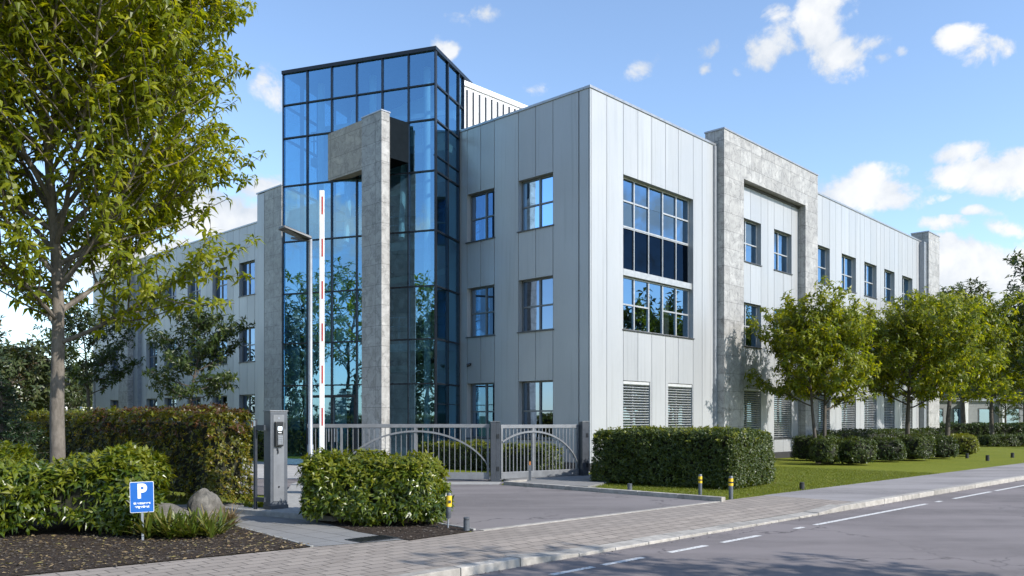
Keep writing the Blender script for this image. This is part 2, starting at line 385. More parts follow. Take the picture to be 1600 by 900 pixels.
def tree_parts(seed, h, th, rt, cr, nprim=16, e0=15, e1=65, k=6, L=.2, W=.07, sp=.16, stems=1, curve=.25, phi=(45,85), droop=.25, zc=.45, fill=1.0, sec=.28, tube_k=7, whorl_up=.5, jit=(.82,1.12), low=.42):
    g = np.random.default_rng(seed); mb = MB(); P = []; A = []
    def bent(p0, d0, ln, bend, m=7, wob=.06):
        pts = [an(p0)]; d = an(d0)
        for i in range(m-1):
            d = d + an(bend)/(m-1) + g.normal(0, wob, 3); d = d/np.linalg.norm(d)
            pts.append(pts[-1] + d*ln/(m-1))
        return pts
    trunks = []
    for s in range(stems):
        a0 = s*6.283/stems + g.uniform(0, 1)
        lean = an((math.cos(a0), math.sin(a0), 0))*(.16 if stems > 1 else .0)
        top = h*(.93 if s == 0 else .8)
        pts = bent((.10*math.cos(a0)*(stems > 1), .10*math.sin(a0)*(stems > 1), -.05), lean + an((0,0,1)), top, (g.normal(0,.07), g.normal(0,.07), .12), 12, .025)
        rr = rt/(stems**.45)
        rad = [rr*max(.06, (1 - i/11.5))**.75*(1.22 if i == 0 else 1) for i in range(12)]
        mb.tube(pts, rad, 12 if tube_k > 5 else 8); trunks.append((pts, rad))
    npr = nprim
    for i in range(npr):
        f = (i + g.uniform(.1,.9))/npr
        z = th + (h*.95 - th)*f**.9
        pts, rad = trunks[i % stems]
        zz = np.array([q[2] for q in pts]); j = min(len(pts)-2, max(0, int(np.searchsorted(zz, z)) - 1))
        w = min(1, max(0, (z - zz[j])/(zz[j+1]-zz[j]+1e-6))); p0 = pts[j]*(1-w) + pts[j+1]*w
        az = i*2.39996 + g.uniform(-.35,.35); el = R(e0 + (e1-e0)*f + g.uniform(-8, 8))
        q = (z - th)/(h - th)
        env = cr*math.sqrt(max(.04, 1 - ((q - zc)/(1.02 - zc if q > zc else zc + low))**2))
        ln = env*g.uniform(*jit)/max(.5, math.cos(el*.8))
        ln = min(ln, (h*1.06 - z)/max(.25, math.sin(el)))
        d = an((math.cos(az)*math.cos(el), math.sin(az)*math.cos(el), math.sin(el)))
        pr = bent(p0, d, ln, (0, 0, curve), 9)
        r0 = min(rad[j]*.5, .010 + ln*.0085)
        mb.tube(pr, [r0*(1 - .9*t/8) + .003 for t in range(9)], tube_k, False)
        pr = np.array(pr); ns = max(3, int(ln/sec*fill))
        for m in range(ns):
            t = .18 + .82*(m + g.uniform(.2,.8))/ns; x = t*8; a = min(7, int(x)); b = pr[a]*(1-(x-a)) + pr[a+1]*(x-a)
            ax = nrmz(pr[a+1] - pr[a]); side = nrmz(np.cross(ax, (0,0,1)) + 1e-6)*(1 if m % 2 else -1)
            up = np.cross(side, ax)
            sd = ax*.75 + side*g.uniform(.45,.95) + (up if up[2] > 0 else -up)*g.uniform(-.35,.5)
            sl = (.22 + .36*(1 - t))*ln*g.uniform(.6,1.15) + .12
            se = bent(b, nrmz(sd), sl, (0,0,curve*.8), 5, .09)
            mb.tube(se, [.55*r0*(1-t)*(1-.85*q/4) + .004 for q in range(5)], 4 if tube_k < 7 else 5, False)
            se = np.array(se); nw = max(2, int(sl/sp))
            for w in range(nw):
                tt = (w + g.uniform(.3, 1))/nw; x = tt*4; a2 = min(3, int(x)); bb = se[a2]*(1-(x-a2)) + se[a2+1]*(x-a2)
                dd = nrmz(se[a2+1]-se[a2]); off = g.normal(0, 1, 3); off = off - dd*np.dot(off, dd); off = nrmz(off)
                tw = off*g.uniform(.02, .16)
                P.append(bb + tw); A.append(dd*.6 + off*.7 + an((0,0,whorl_up)))
    return mb, np.array(P), np.array(A), g
def tree(name, loc, label, cat, seed, leaf, bark='bark', group=None, k=6, L=.2, W=.07, phi=(45,85), droop=.25, rz=0, **kw):
    root = empty(name, loc, rz, label, cat, group)
    mb, P, A, g = tree_parts(seed, k=k, L=L, W=W, **kw)
    mb.build('trunk', M[bark], root, smooth=True); print(name, len(P))
    V, T = whorls(P, A, k, L, W, g, phi, droop)
    np_mesh('crown', V, T, M[leaf], root)
    return root

def shrub_surface(n, dims, p, g, top_bias=1.0):
    a, b, c = an(dims)/2
    areas = an((b*c, b*c, a*c, a*c, a*b*top_bias, 0))
    f = g.choice(6, n, p=areas/areas.sum()); u = g.uniform(-1, 1, (n,2)); X = np.zeros((n,3))
    for i in range(6):
        m = f == i; ax = i//2; sg = 1 if i % 2 == 0 else -1; o = [q for q in range(3) if q != ax]
        X[m, ax] = sg; X[m, o[0]] = u[m,0]; X[m, o[1]] = u[m,1]
    X, N = rounded(X*an((a,b,c)), an((a,b,c)), p)
    return X + an((0,0,c)), N
def rounded(X, half, p):                    # box points pressed onto a box with rounded edges
    r = half.min()*min(.95, 2.7/p); q = np.clip(X, -(half-r), half-r); N = nrmz(X - q)
    return q + N*r, N
def lumps(P, seed, amp, freq):
    g = np.random.default_rng(seed+99); o = np.zeros(len(P))
    for i in range(6):
        k = g.normal(0, freq, 3); o += np.sin(P@k + g.uniform(0,6.28))*amp/2.4
    return o
def shrub(name, loc, rz, dims, n, label, cat, leaf, seed=1, p=7.0, L=.1, W=.045, k=5, group=None, amp=.04, freq=3.0, phi=(30,80), droop=.2, depth=.10, core=.82, extra=None, up=.55, top_bias=1.0, wild=.45):
    g = np.random.default_rng(seed)
    root = empty(name, loc, rz, label, cat, group)
    P, N = shrub_surface(n, dims, p, g, top_bias)
    keep = P[:,2] > .03; P, N = P[keep], N[keep]
    P = P + N*(lumps(P, seed, amp, freq)[:,None]) - N*np.abs(g.normal(0, depth, len(P)))[:,None]
    A = N + an((0,0,up)) + g.normal(0, wild, P.shape)
    V, T = whorls(P, A, k, L, W, g, phi, droop)
    V[:,2] = np.maximum(V[:,2], .005)
    np_mesh('foliage', V, T, M[leaf], root)
    if extra:
        for (lf, m, zlo, xlo, xhi, nm) in extra:
            P2, N2 = shrub_surface(m*6, dims, p, g, 2.0)
            s = (P2[:,2] > zlo*dims[2]) & (P2[:,0] > xlo*dims[0]/2) & (P2[:,0] < xhi*dims[0]/2); P2, N2 = P2[s][:m], N2[s][:m]
            P2 = P2 + N2*(lumps(P2, seed, amp, freq)[:,None] + .01 + np.abs(g.normal(0,.035,len(P2)))[:,None])
            V, T = whorls(P2, N2 + an((0,0,.6)) + g.normal(0,.5,P2.shape), k, L, W, g, phi, droop)
            np_mesh(nm, V, T, M[lf], root)
    # solid inner foliage core; shade between leaves put into its dark colour
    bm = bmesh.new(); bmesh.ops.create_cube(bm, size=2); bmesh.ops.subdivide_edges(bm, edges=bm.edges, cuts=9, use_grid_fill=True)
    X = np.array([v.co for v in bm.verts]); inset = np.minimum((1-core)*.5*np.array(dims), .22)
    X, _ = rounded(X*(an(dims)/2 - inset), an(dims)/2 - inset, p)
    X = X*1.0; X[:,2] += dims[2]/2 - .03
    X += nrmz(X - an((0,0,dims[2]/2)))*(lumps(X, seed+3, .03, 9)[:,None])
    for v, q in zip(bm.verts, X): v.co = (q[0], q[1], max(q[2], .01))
    me = bpy.data.meshes.new('shaded_core'); bm.to_mesh(me); bm.free(); me.materials.append(M['core_shade'])
    o = bpy.data.objects.new('shaded_core', me); col.objects.link(o); o.parent = root
    return root

# ------------------------------------------------------------------ THE SETTING: ground, road, pavements
def W2(p, z=0.0): return (p[0], p[1], z)
def road_pt(a, c, z=0.0):                 # a metres along the kerb line from K0, c metres across (towards the road +)
    q = K0 + rd*a + rn*c; return (q[0], q[1], z)
def sheet(name, pts, mat, kind='structure'):
    m = MB(); m.poly(pts); o = m.build(name, mat); tag(o, kind=kind); return o
sheet('ground', [(-900,-900,-.16),(900,-900,-.16),(900,900,-.16),(-900,900,-.16)], M['lawn'])
sheet('road', [road_pt(-70,0,-.1), road_pt(-70,7.2,-.1), road_pt(160,7.2,-.1), road_pt(160,0,-.1)], M['road'])
# the verge on the far side of the road, where the photographer stands
m = MB(); m.prism([road_pt(-70,7.2)[:2], road_pt(-70,60)[:2], road_pt(160,60)[:2], road_pt(160,7.2)[:2]], -.15, 0.0)
tag(m.build('verge', M['lawn']), kind='structure')
# lawn: the site on this side of the pavement
PB = -2.28                                 # back edge of the pavement
sheet('lawn', [road_pt(-70,-2.1,-.012), road_pt(-2,-2.1,-.012), road_pt(-2,PB-.02,-.012), road_pt(160,PB-.02,-.012), road_pt(160,-150,-.012), road_pt(-70,-150,-.012)], M['lawn'])
A_END = 9.2                                # where the brick pavers change to grey footway
m = MB()
m.quad(road_pt(-30,PB,0), road_pt(-30,-.13,0), road_pt(-.9,-.13,0), road_pt(-.9,PB,0))
m.quad(road_pt(-.9,PB,0), road_pt(-.9,-1.1,0), road_pt(8.2,-1.1,0), road_pt(8.2,PB,0))
m.quad(road_pt(8.2,PB,0), road_pt(8.2,-.13,0), road_pt(A_END,-.13,0), road_pt(A_END,PB,0))
m.quad(road_pt(.2,-1.1,0), road_pt(.2,-.3,-.058), road_pt(7.1,-.3,-.058), road_pt(7.1,-1.1,0))
m.poly([road_pt(-.9,-1.1,0), road_pt(-.9,-.1,0), road_pt(.2,-.3,-.058)]); m.poly([road_pt(-.9,-1.1,0), road_pt(.2,-.3,-.058), road_pt(.2,-1.1,0)])
m.poly([road_pt(8.2,-1.1,0), road_pt(7.1,-.3,-.058), road_pt(8.2,-.1,0)]); m.poly([road_pt(8.2,-1.1,0), road_pt(7.1,-1.1,0), road_pt(7.1,-.3,-.058)])
tag(m.build('pavement', M['pavers']), kind='structure')
pe0, pe1 = an(at(490,855)), an(at(47,899)); pe2 = pe1 + (pe1-pe0)*2.5
sheet('pavement', [W2(at(645,843),.003), W2(pe0,.003), W2(pe1,.003), W2(pe2,.003), road_pt(-18,-1.2,.003), road_pt(-3,-1.2,.003)][::-1], M['pavers'])
sheet('footway', [road_pt(A_END,PB-.05,0), road_pt(A_END,-.13,0), road_pt(110,-.13,0), road_pt(110,PB-.05,0)], M['path_grey'])
# kerb stones: raised, dropped in front of the driveway, raised again
def kerb(name, a0, a1, top0, top1, n, w=.13):
    m = MB()
    for i in range(n):
        x0 = a0 + (a1-a0)*i/n + .006; x1 = a0 + (a1-a0)*(i+1)/n - .006
        z0 = top0 + (top1-top0)*i/n; z1 = top0 + (top1-top0)*(i+1)/n
        dz = random.uniform(-.004, .004)
        m.hexa([road_pt(x0,-w,-.2), road_pt(x0,0,-.2), road_pt(x1,0,-.2), road_pt(x1,-w,-.2),
                road_pt(x0,-w,z0+.004+dz), road_pt(x0,-.004,z0+dz), road_pt(x1,-.004,z1+dz), road_pt(x1,-w,z1+.004+dz)])
    o = m.build(name, M['kerb'], bevel=.012); tag(o, kind='structure'); return o
kerb('kerb', -26, -.9, .008, .008, 26, .16)
kerb('kerb_ramp', -.9, .2, .008, -.055, 1, .30)
kerb('dropped_kerb', .2, 7.1, -.06, -.06, 9, .36)
kerb('kerb_ramp', 7.1, 8.2, -.055, .008, 1, .30)
kerb('kerb', 8.2, 100, .008, .008, 92, .16)
# sloped strip behind dropped kerb is hidden by its top: small ramp
m = MB(); m.quad(road_pt(-.6,-.345,.003), road_pt(.2,-.345,-.05), road_pt(.2,-.13,-.055), road_pt(-.6,-.13,-.002))
# road edge line, dashes
m = MB()
for a0, a1 in ((-4.6,-3.9),(-2.9,-2.0),(-1.04,-.28),(-.1,.73),(1.32,2.23),(2.64,3.74),(4.9,5.2),(5.6,10.8),(11.4,11.7),(12.5,15.2),(15.6,20.5),(22,27),(29,34),(37,43)):
    m.quad(road_pt(a0,.59,-.096), road_pt(a0,.69,-.096), road_pt(a1,.69,-.096), road_pt(a1,.59,-.096))
tag(m.build('road_markings', M['paint']), kind='structure')
# driveway asphalt, gate threshold, forecourt
E0 = an((-.48,12.89)); E1 = an((4.31,17.46)); E2 = an((-.29,21.95))
sheet('driveway', [W2(E0 + (E0-E1)*.02,.004), W2(E1,.004), W2(E2,.004), W2((-.2,23.0),.004), W2((-1.2,24.8),.004), W2((-8.5,31.5),.004), W2((-14,27),.004), W2((-7.2,19.9),.004), W2((-4.9,18.6),.004), W2((-2.2,16.0),.004)], M['drive'])
m = MB()
n1 = nrmz(E1-E0); n2 = an((-n1[1], n1[0]))
for i in range(9):
    p = E0 + (E1-E0)*i/9; q = E0 + (E1-E0)*(i+1)/9
    a, b = p + n1*.004 - n2*.06, q - n1*.004 - n2*.06
    m.prism([a, b, b + n2*.12, a + n2*.12], -.08, .010)
tag(m.build('driveway_edging', M['kerb'], bevel=.004), kind='structure')
def kerb_line(name, pts, w, h, step=1.0, mat='kerb'):
    m = MB()
    for p, q in zip(pts[:-1], pts[1:]):
        p, q = an(p), an(q); d = q - p; ln = np.linalg.norm(d); d /= ln; s = an((-d[1], d[0])); n = max(1, round(ln/step))
        for i in range(n):
            a = p + d*(ln*i/n + .004); b = p + d*(ln*(i+1)/n - .004)
            m.prism([a - s*w/2, b - s*w/2, b + s*w/2, a + s*w/2], -.1, h + random.uniform(-.003,.003))
    tag(m.build(name, M[mat], bevel=.01), kind='structure')
kerb_line('driveway_kerb', [E1 + an((.12,.0)), E2 + an((.12,.05)), (.35,22.62)], .16, .10)
# paved corner between the kerb and the gate posts
m = MB(); m.prism([(.55,21.6),(1.9,20.9),(2.9,23.2),(3.1,25.6),(2.0,25.4),(-.25,23.5)], -.05, .055)
tag(m.build('slab_path', M['flag']), kind='structure')
m = MB(); m.prism([(-5.9,22.2),(-.35,22.15),(-.30,23.0),(-5.9,23.1)], -.1, .012)
tag(m.build('gate_threshold', M['concrete'], bevel=.004), kind='structure')
sheet('forecourt', [(-9.5,24.6,.008),(-6.5,24.2,.008),(-.3,23.9,.008),(2.2,25.6,.008),(2.6,27.6,.008),(-2.0,32.0,.008),(-3,30,.008),(-9,33,.008),(-14,38,.008),(-18,34,.008)], M['forecourt'])
sheet('forecourt_lawn', [(-2.6,25.2,.014),(1.8,25.4,.014),(2.2,26.6,.014),(-2.2,30.6,.014),(-4.6,28.6,.014)], M['lawn'])
# island under the intercom column, lamp and barrier
m = MB(); m.prism([(-5.05,15.15),(-3.0,13.95),(-2.55,14.7),(-3.6,18.8),(-4.3,21.6),(-5.6,21.2),(-4.75,17.2)], -.08, .10)
tag(m.build('traffic_island', M['concrete'], bevel=.012), kind='structure')
# slab path to the column, soil beds
g1 = at(490,855); g2 = at(364,821); g3 = at(640,843)
sheet('path', [W2(g1,.006), W2(g3,.006), W2((-1.9,13.3),.006), W2((-3.0,14.6),.006), W2((-5.6,17.2),.006), W2((-7.2,16.6),.006), W2(g2,.006)], M['flag'])
kerb_line('path_edging', [an(g1)+an((-.02,0)), an(g2)+an((-.02,0))], .05, .02, 1.0, 'concrete')
m = MB()
bed = [tuple(pe2), tuple(pe1), at(488,855), at(364,821), (-6.9,16.9), (-16,26), (-24,20)]
m.poly([W2(p,.012) for p in bed]); o = m.build('soil_bed', M['soil']); tag(o, kind='structure')
b2 = [at(560,832), at(640,845), at(738,831), (-.75,13.15), (-2.3,15.0), (-3.4,14.2)]
m = MB(); m.poly([W2(p,.012) for p in b2]); o = m.build('soil_bed', M['soil']); tag(o, kind='structure')
kerb_line('bed_edging', [at(742,829), (-2.2,14.9)], .05, .03, 1.0, 'concrete')

# chips and fallen leaves on the soil
def litter(name, poly, n, mat, L, W, seed):
    g = np.random.default_rng(seed); P = an(poly); lo, hi = P.min(0), P.max(0); out = []
    while len(out) < n:
        q = g.uniform(lo, hi); c = False
        for i in range(len(P)):
            a, b = P[i], P[i-1]
            if (a[1] > q[1]) != (b[1] > q[1]) and q[0] < (b[0]-a[0])*(q[1]-a[1])/(b[1]-a[1]) + a[0]: c = not c
        if c: out.append(q)
    Q = np.array(out); p = np.column_stack([Q, g.uniform(.014, .03, n)])
    d = np.column_stack([g.normal(0,1,(n,2)), g.normal(0,.12,n)]); nn = np.tile(an((0,0,1)), (n,1)) + g.normal(0,.3,(n,3))
    V, T = leaf_arrays(p, d, nn, g.uniform(.4,1.2,n)*L, g.uniform(.5,1.2,n)*W, .05); V[:,2] = np.maximum(V[:,2], .014)
    o = np_mesh(name, V, T, mat); tag(o, kind='stuff'); return o
near_bed = [at(60,898), at(488,855), at(364,821), at(250,830), (-9.5,11.2), (-8.5,8.8)]
tag(litter('fallen_leaves', near_bed, 1700, M['leaf_dry'], .075, .032, 3), 'dry fallen leaves scattered on the dark soil bed', 'leaf litter')
tag(litter('bark_mulch', near_bed + [], 2600, M['bark_dark'], .06, .022, 4), 'dark bark mulch over the soil bed beside the brick pavement', 'mulch')
tag(litter('bark_mulch', b2, 500, M['bark_dark'], .06, .022, 5), 'dark bark mulch under the trimmed laurel bush', 'mulch')
lw = [road_pt(7.6,PB-.1)[:2], road_pt(16,PB-.1)[:2], road_pt(16,PB-5)[:2], road_pt(9.5,PB-4)[:2]]
tag(litter('fallen_leaves', lw, 140, M['leaf_dry'], .07, .04, 8), 'few dry leaves fallen on the mown lawn', 'leaf litter')
gut = [road_pt(-8,.01)[:2], road_pt(30,.01)[:2], road_pt(30,.22)[:2], road_pt(-8,.22)[:2]]
o = tag(litter('gutter_grit', gut, 900, M['bark_dark'], .035, .02, 10), 'dark grit and leaf bits gathered along the kerb', 'grit'); o.location.z = -.11
# grass blades of the near lawn
def blades(name, corner, ea, eb, n, seed, hh=.05):
    g = np.random.default_rng(seed); u = g.uniform(0,1,(n,2)); p2 = an(corner) + u[:,:1]*an(ea) + u[:,1:]*an(eb)
    p = np.column_stack([p2, np.full(n, -.012)]); d = np.column_stack([g.normal(0,.35,(n,2)), np.ones(n)])
    V, T = leaf_arrays(p, d, g.normal(0,1,(n,3)), hh*g.uniform(.5,1.3,n), np.full(n,.012), .25)
    o = np_mesh(name, V, T, M['blade']); return tag(o, kind='stuff')
lb = an(road_pt(5.0,PB-.02)[:2])
tag(blades('grass', lb + rd*2.4, rd*13, -rn*6.5, 60000, 11), 'short mown grass beside the footway', 'grass')

# ------------------------------------------------------------------ THE OFFICE BUILDING
BL = (C0[0], C0[1], 0.0)
bld = empty('office_building', BL, 0, 'three storey grey panelled office building with blue glass corner tower', 'office building')
ROOF = 12.75
class Wall:                                # a facade plane: s along, o outwards, z up
    def __init__(s, c, d, n): s.c, s.d, s.n = an(c), an(d), an(n)
    def P(s, a, o, z):
        q = s.c + s.d*a + s.n*o; return (q[0], q[1], z)
    def box(s, m, a0, a1, o0, o1, z0, z1):
        m.hexa([s.P(a0,o0,z0), s.P(a1,o0,z0), s.P(a1,o1,z0), s.P(a0,o1,z0), s.P(a0,o0,z1), s.P(a1,o0,z1), s.P(a1,o1,z1), s.P(a0,o1,z1)])
WR = Wall(C0, dR, -dL); WL = Wall(C0, dL, -dR)
def facade(w, a0, a1, z1, joints, holes, name='wall', z0=0.0, depth=.28):
    """Panels with open joints over a dark backing, window openings with reveals."""
    xs = sorted({round(x,3) for x in ([a0, a1] + [j for j in joints if a0 < j < a1] + [h[0] for h in holes] + [h[1] for h in holes])})
    js = {round(j,3) for j in joints}
    pn, bk = MB(BL), MB(BL); G = .011
    for x0, x1 in zip(xs[:-1], xs[1:]):
        hs = sorted((h[2], h[3]) for h in holes if h[0] < (x0+x1)/2 < h[1])
        z = z0
        for h0, h1 in hs + [(z1, z1)]:
            if h0 > z + .01:
                p0 = x0 + (G if x0 in js else 0); p1 = x1 - (G if x1 in js else 0)
                w_ = w
                pn.quad(w_.P(p0,0,z), w_.P(p1,0,z), w_.P(p1,0,h0), w_.P(p0,0,h0))
                if x0 in js: pn.quad(w.P(p0,-.024,z), w.P(p0,0,z), w.P(p0,0,h0), w.P(p0,-.024,h0))
                if x1 in js: pn.quad(w.P(p1,0,z), w.P(p1,-.024,z), w.P(p1,-.024,h0), w.P(p1,0,h0))
                bk.quad(w.P(x0,-.025,z), w.P(x1,-.025,z), w.P(x1,-.025,h0), w.P(x0,-.025,h0))
                bk.quad(w.P(x0,-.30,z), w.P(x0,-.30,h0), w.P(x1,-.30,h0), w.P(x1,-.30,z))
            z = max(z, h1)
    rv = MB(BL)
    for a, b, c, d in holes:
        for (p, q) in (((a,c),(a,d)), ((a,d),(b,d)), ((b,d),(b,c)), ((b,c),(a,c))):
            pn.quad(w.P(p[0],0,p[1]), w.P(q[0],0,q[1]), w.P(q[0],-depth,q[1]), w.P(p[0],-depth,p[1]))
    o = pn.build(name, M['panel'], bld); bk.build('panel_backing', M['joint'], o)
    return o
def window(w, a0, a1, z0, z1, mull, trans, frame='frame', glass='glass_win', blind=False, curtain=None, skip=(), fw=.055, rec=.20, sill=True):
    """frame with its bars > pane, sill, blind, curtain. trans: heights; skip: bays without a middle bar."""
    f = MB(BL); o0, o1 = -rec-.06, -rec+.01
    w.box(f, a0+.004, a0+fw, o0, o1, z0+.004, z1-.004); w.box(f, a1-fw, a1-.004, o0, o1, z0+.004, z1-.004)
    w.box(f, a0+fw, a1-fw, o0, o1, z0+.004, z0+fw); w.box(f, a0+fw, a1-fw, o0, o1, z1-fw, z1-.004)
    xs = [a0] + list(mull) + [a1]
    for x in mull: w.box(f, x-fw*.62, x+fw*.62, o0, o1+.004, z0+fw, z1-fw)
    for i, (x0, x1) in enumerate(zip(xs[:-1], xs[1:])):
        if i in skip: continue
        for t in trans: w.box(f, x0+fw*.7, x1-fw*.7, o0+.004, o1-.002, t-fw*.5, t+fw*.5)
    fo = f.build('window', M[frame], bld)
    p = MB(BL)
    zs = [z0] + (list(trans) if trans else []) + [z1]
    for x0, x1 in zip(xs[:-1], xs[1:]):
        for y0, y1 in zip(zs[:-1], zs[1:]):
            ox, oz, o = random.gauss(0,.0012), random.gauss(0,.0015), -rec-.032
            p.quad(w.P(x0+.004,o-ox-oz,y0+.004), w.P(x1-.004,o+ox-oz,y0+.004), w.P(x1-.004,o+ox+oz,y1-.004), w.P(x0+.004,o-ox+oz,y1-.004))
    p.build('pane', M[glass], fo)
    if sill:
        s = MB(BL); w.box(s, a0-.05, a1+.05, -rec+.012, .045, z0-.035, z0+.003); s.build('sill', M['sill'], fo)
    if blind:
        b = MB(BL); n = int((z1-z0)/.095)
        for i in range(n):
            zz = z0 + .03 + i*.095
            b.hexa([w.P(a0+.02,-.12,zz), w.P(a1-.02,-.12,zz), w.P(a1-.02,-.045,zz+.045), w.P(a0+.02,-.045,zz+.045),
                    w.P(a0+.02,-.125,zz+.012), w.P(a1-.02,-.125,zz+.012), w.P(a1-.02,-.05,zz+.057), w.P(a0+.02,-.05,zz+.057)])
        w.box(b, a0+.01, a1-.01, -.15, -.03, z1-.12, z1-.02)
        b.build('blind', M['blind'], fo)
    if curtain:
        c = MB(BL)
        for (u0, u1) in curtain:
            n = max(2, int((u1-u0)/.06)); pts = [(u0 + (u1-u0)*i/n, -rec-.22 + (.025 if i % 2 else -.025)) for i in range(n+1)]
            for p0, p1 in zip(pts[:-1], pts[1:]):
                c.quad(w.P(p0[0],p0[1],z0+.05), w.P(p1[0],p1[1],z0+.05), w.P(p1[0],p1[1],z1-.05), w.P(p0[0],p0[1],z1-.05))
        c.build('curtain', M['curtain'], fo)
    return fo
Z3, Z2, Z1 = (8.46, 10.29), (4.86, 6.72), (1.05, 3.10)
# --- right-hand street facade
RW = [(17.55,19.35), (20.85,22.72), (23.9,25.68), (26.85,28.5), (29.75,31.55)]
PW = [(10.15,12.05), (13.3,15.05)]
holesR = [(1.87,6.46,4.88,10.28), (1.87,3.52,.9,3.10), (4.70,6.41,.9,3.10)]
for a, b in RW + PW:
    for z in (Z3, Z2): holesR.append((a, b, *z))
    holesR.append((a, b, .9, 3.10))
jR = [.06,.92,1.87,2.75,3.62,4.53,5.40,6.46,7.13,7.95] + [10.15,11.1,12.05,12.7,13.3,14.2,15.05] + [17.55,18.45,19.35,20.1,20.85,21.8,22.72,23.3,23.9,24.8,25.68,26.25,26.85,27.7,28.5,29.1,29.75,30.65,31.55,32.3,33.1]
facade(WR, 0, 34.5, ROOF, jR, holesR)
mu5 = [1.87 + 4.59*i/5 for i in range(1,5)]
window(WR, 1.87, 6.46, 8.52, 10.28, mu5, [9.45], 'frame_light', skip=(2,), sill=False)
window(WR, 1.87, 6.46, 7.02, 8.515, mu5, [], 'frame_light', 'glass_dark', sill=False, fw=.03)
m = MB(BL); WR.box(m, 1.874, 6.456, -.24, -.06, 6.79, 7.016); m.build('spandrel_band', M['frame_light'], bld)
window(WR, 1.87, 6.46, 4.88, 6.785, mu5, [5.80], 'frame_light', skip=(2,), curtain=[(5.0,5.35)])
window(WR, 1.87, 3.52, .9, 3.10, [2.7], [2.0], blind=True)
window(WR, 4.70, 6.41, .9, 3.10, [5.55], [2.0], blind=True)
for i, (a, b) in enumerate(PW + RW):
    cu = [(a+.95, b-.06)] if i % 2 == 0 else [(a+1.15, b-.1)]
    window(WR, a, b, *Z3, [(a+b)/2-.1], [9.3], 'frame_light', curtain=cu)
    window(WR, a, b, *Z2, [(a+b)/2-.1], [5.75], 'frame_light', curtain=cu if i % 3 else None)
    window(WR, a, b, .9, 3.10, [(a+b)/2], [2.0], blind=True)
# --- facade beside the glass tower
holesL = []
for a, b in ((1.62,3.25),(4.46,5.92)):
    for z in (Z3, Z2, Z1): holesL.append((a, b, *z))
facade(WL, 0, 7.0, ROOF, [.05,.46,.49,1.62,2.42,3.25,4.46,5.18,5.92], holesL)
for a, b in ((1.62,3.25),(4.46,5.92)):
    for z, cu in ((Z3,None),(Z2,[(a+.7,a+.9)]),(Z1,None)):
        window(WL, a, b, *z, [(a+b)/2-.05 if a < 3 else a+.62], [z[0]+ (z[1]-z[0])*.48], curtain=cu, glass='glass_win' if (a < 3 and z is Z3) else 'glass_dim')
# --- far wing, set back one metre
CW = C0 + dR*1.0; WW = Wall(CW, dL, -dR); WROOF = 12.2
WN = [(23.4,25.05), (26.4,28.1), (29.55,31.2), (32.7,34.35), (35.4,37.0), (41.3,42.9)]
holesW = [(a, b, *z) for a, b in WN for z in (Z3, Z2, Z1)]
jW = [22.3,23.4,24.2,25.05,25.7,26.4,27.2,28.1,28.8,29.55,30.4,31.2,31.9,32.7,33.5,34.35,35.4,36.2,37.0,40.5,41.3,42.1,42.9,44]
facade(WW, 12, 46, WROOF, jW, holesW)
for i, (a, b) in enumerate(WN):
    for j, z in enumerate((Z3, Z2, Z1)):
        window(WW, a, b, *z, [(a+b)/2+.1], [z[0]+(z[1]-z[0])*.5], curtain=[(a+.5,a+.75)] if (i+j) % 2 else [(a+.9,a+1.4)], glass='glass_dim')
# --- copings, roofs, side and rear walls, interior
m = MB(BL)
WR.box(m, -.03, 34.5, -.25, .035, ROOF, ROOF+.09); WL.box(m, .255, 6.9, -.25, .035, ROOF, ROOF+.087)
WW.box(m, 12, 46.02, -.25, .035, WROOF, WROOF+.08)
m.build('roof_coping', M['coping'], bld, bevel=.008)
def ground_poly(pts, z0, z1, name, mat, parent=bld):
    m = MB(BL); m.prism(pts, z0, z1); return m.build(name, M[mat], parent)
def xy(w, a, o): return w.P(a, o, 0)[:2]
main = [xy(WR,.33,-.33), xy(WR,34.4,-.33), xy(WR,34.4,-14), xy(WR,.33,-14)]
ground_poly(main, ROOF-.55, ROOF-.45, 'roof', 'roof')
for z in (3.75, 7.5, 11.2): ground_poly([xy(WR,.34,-.34), xy(WR,34.3,-.34), xy(WR,34.3,-13.9), xy(WR,.34,-13.9)], z, z+.25, 'floor_slab', 'interior')
ground_poly([xy(WR,4.6,-5.0), xy(WR,34.2,-5.0), xy(WR,34.2,-5.2), xy(WR,4.6,-5.2)], 0, ROOF-.6, 'core_wall', 'interior')
ground_poly([xy(WR,4.6,-5.25), xy(WR,4.8,-5.25), xy(WR,4.8,-13.8), xy(WR,4.6,-13.8)], 0, ROOF-.6, 'core_wall', 'interior')
for a in (8.0, 16.6, 23.1, 28.9): ground_poly([xy(WR,a,-.36), xy(WR,a+.12,-.36), xy(WR,a+.12,-4.95), xy(WR,a,-4.95)], 0, ROOF-.62, 'partition', 'interior')
m = MB(BL); WR.box(m, 34.2, 34.5, -14, -.31, 0, ROOF); WR.box(m, .3, 34.2, -14.3, -14.0, 0, ROOF); m.build('rear_wall', M['panel'], bld)
wing = [xy(WW,12.2,-.33), xy(WW,12.2,-10), xy(WW,45.9,-10), xy(WW,45.9,-.33)]
ground_poly(wing, WROOF-.5, WROOF-.4, 'roof', 'roof')
for z in (3.75, 7.5, 11.2): ground_poly([xy(WW,12.3,-.34), xy(WW,12.3,-9.8), xy(WW,45.8,-9.8), xy(WW,45.8,-.34)], z, z+.25, 'floor_slab', 'interior')
ground_poly([xy(WW,12.3,-4.6), xy(WW,12.3,-4.8), xy(WW,45.7,-4.8), xy(WW,45.7,-4.6)], 0, WROOF-.55, 'core_wall', 'interior')
m = MB(BL); WW.box(m, 45.75, 46, -10, -.31, 0, WROOF); WW.box(m, 12, 45.7, -10.2, -9.95, 0, WROOF); m.build('rear_wall', M['panel'], bld)
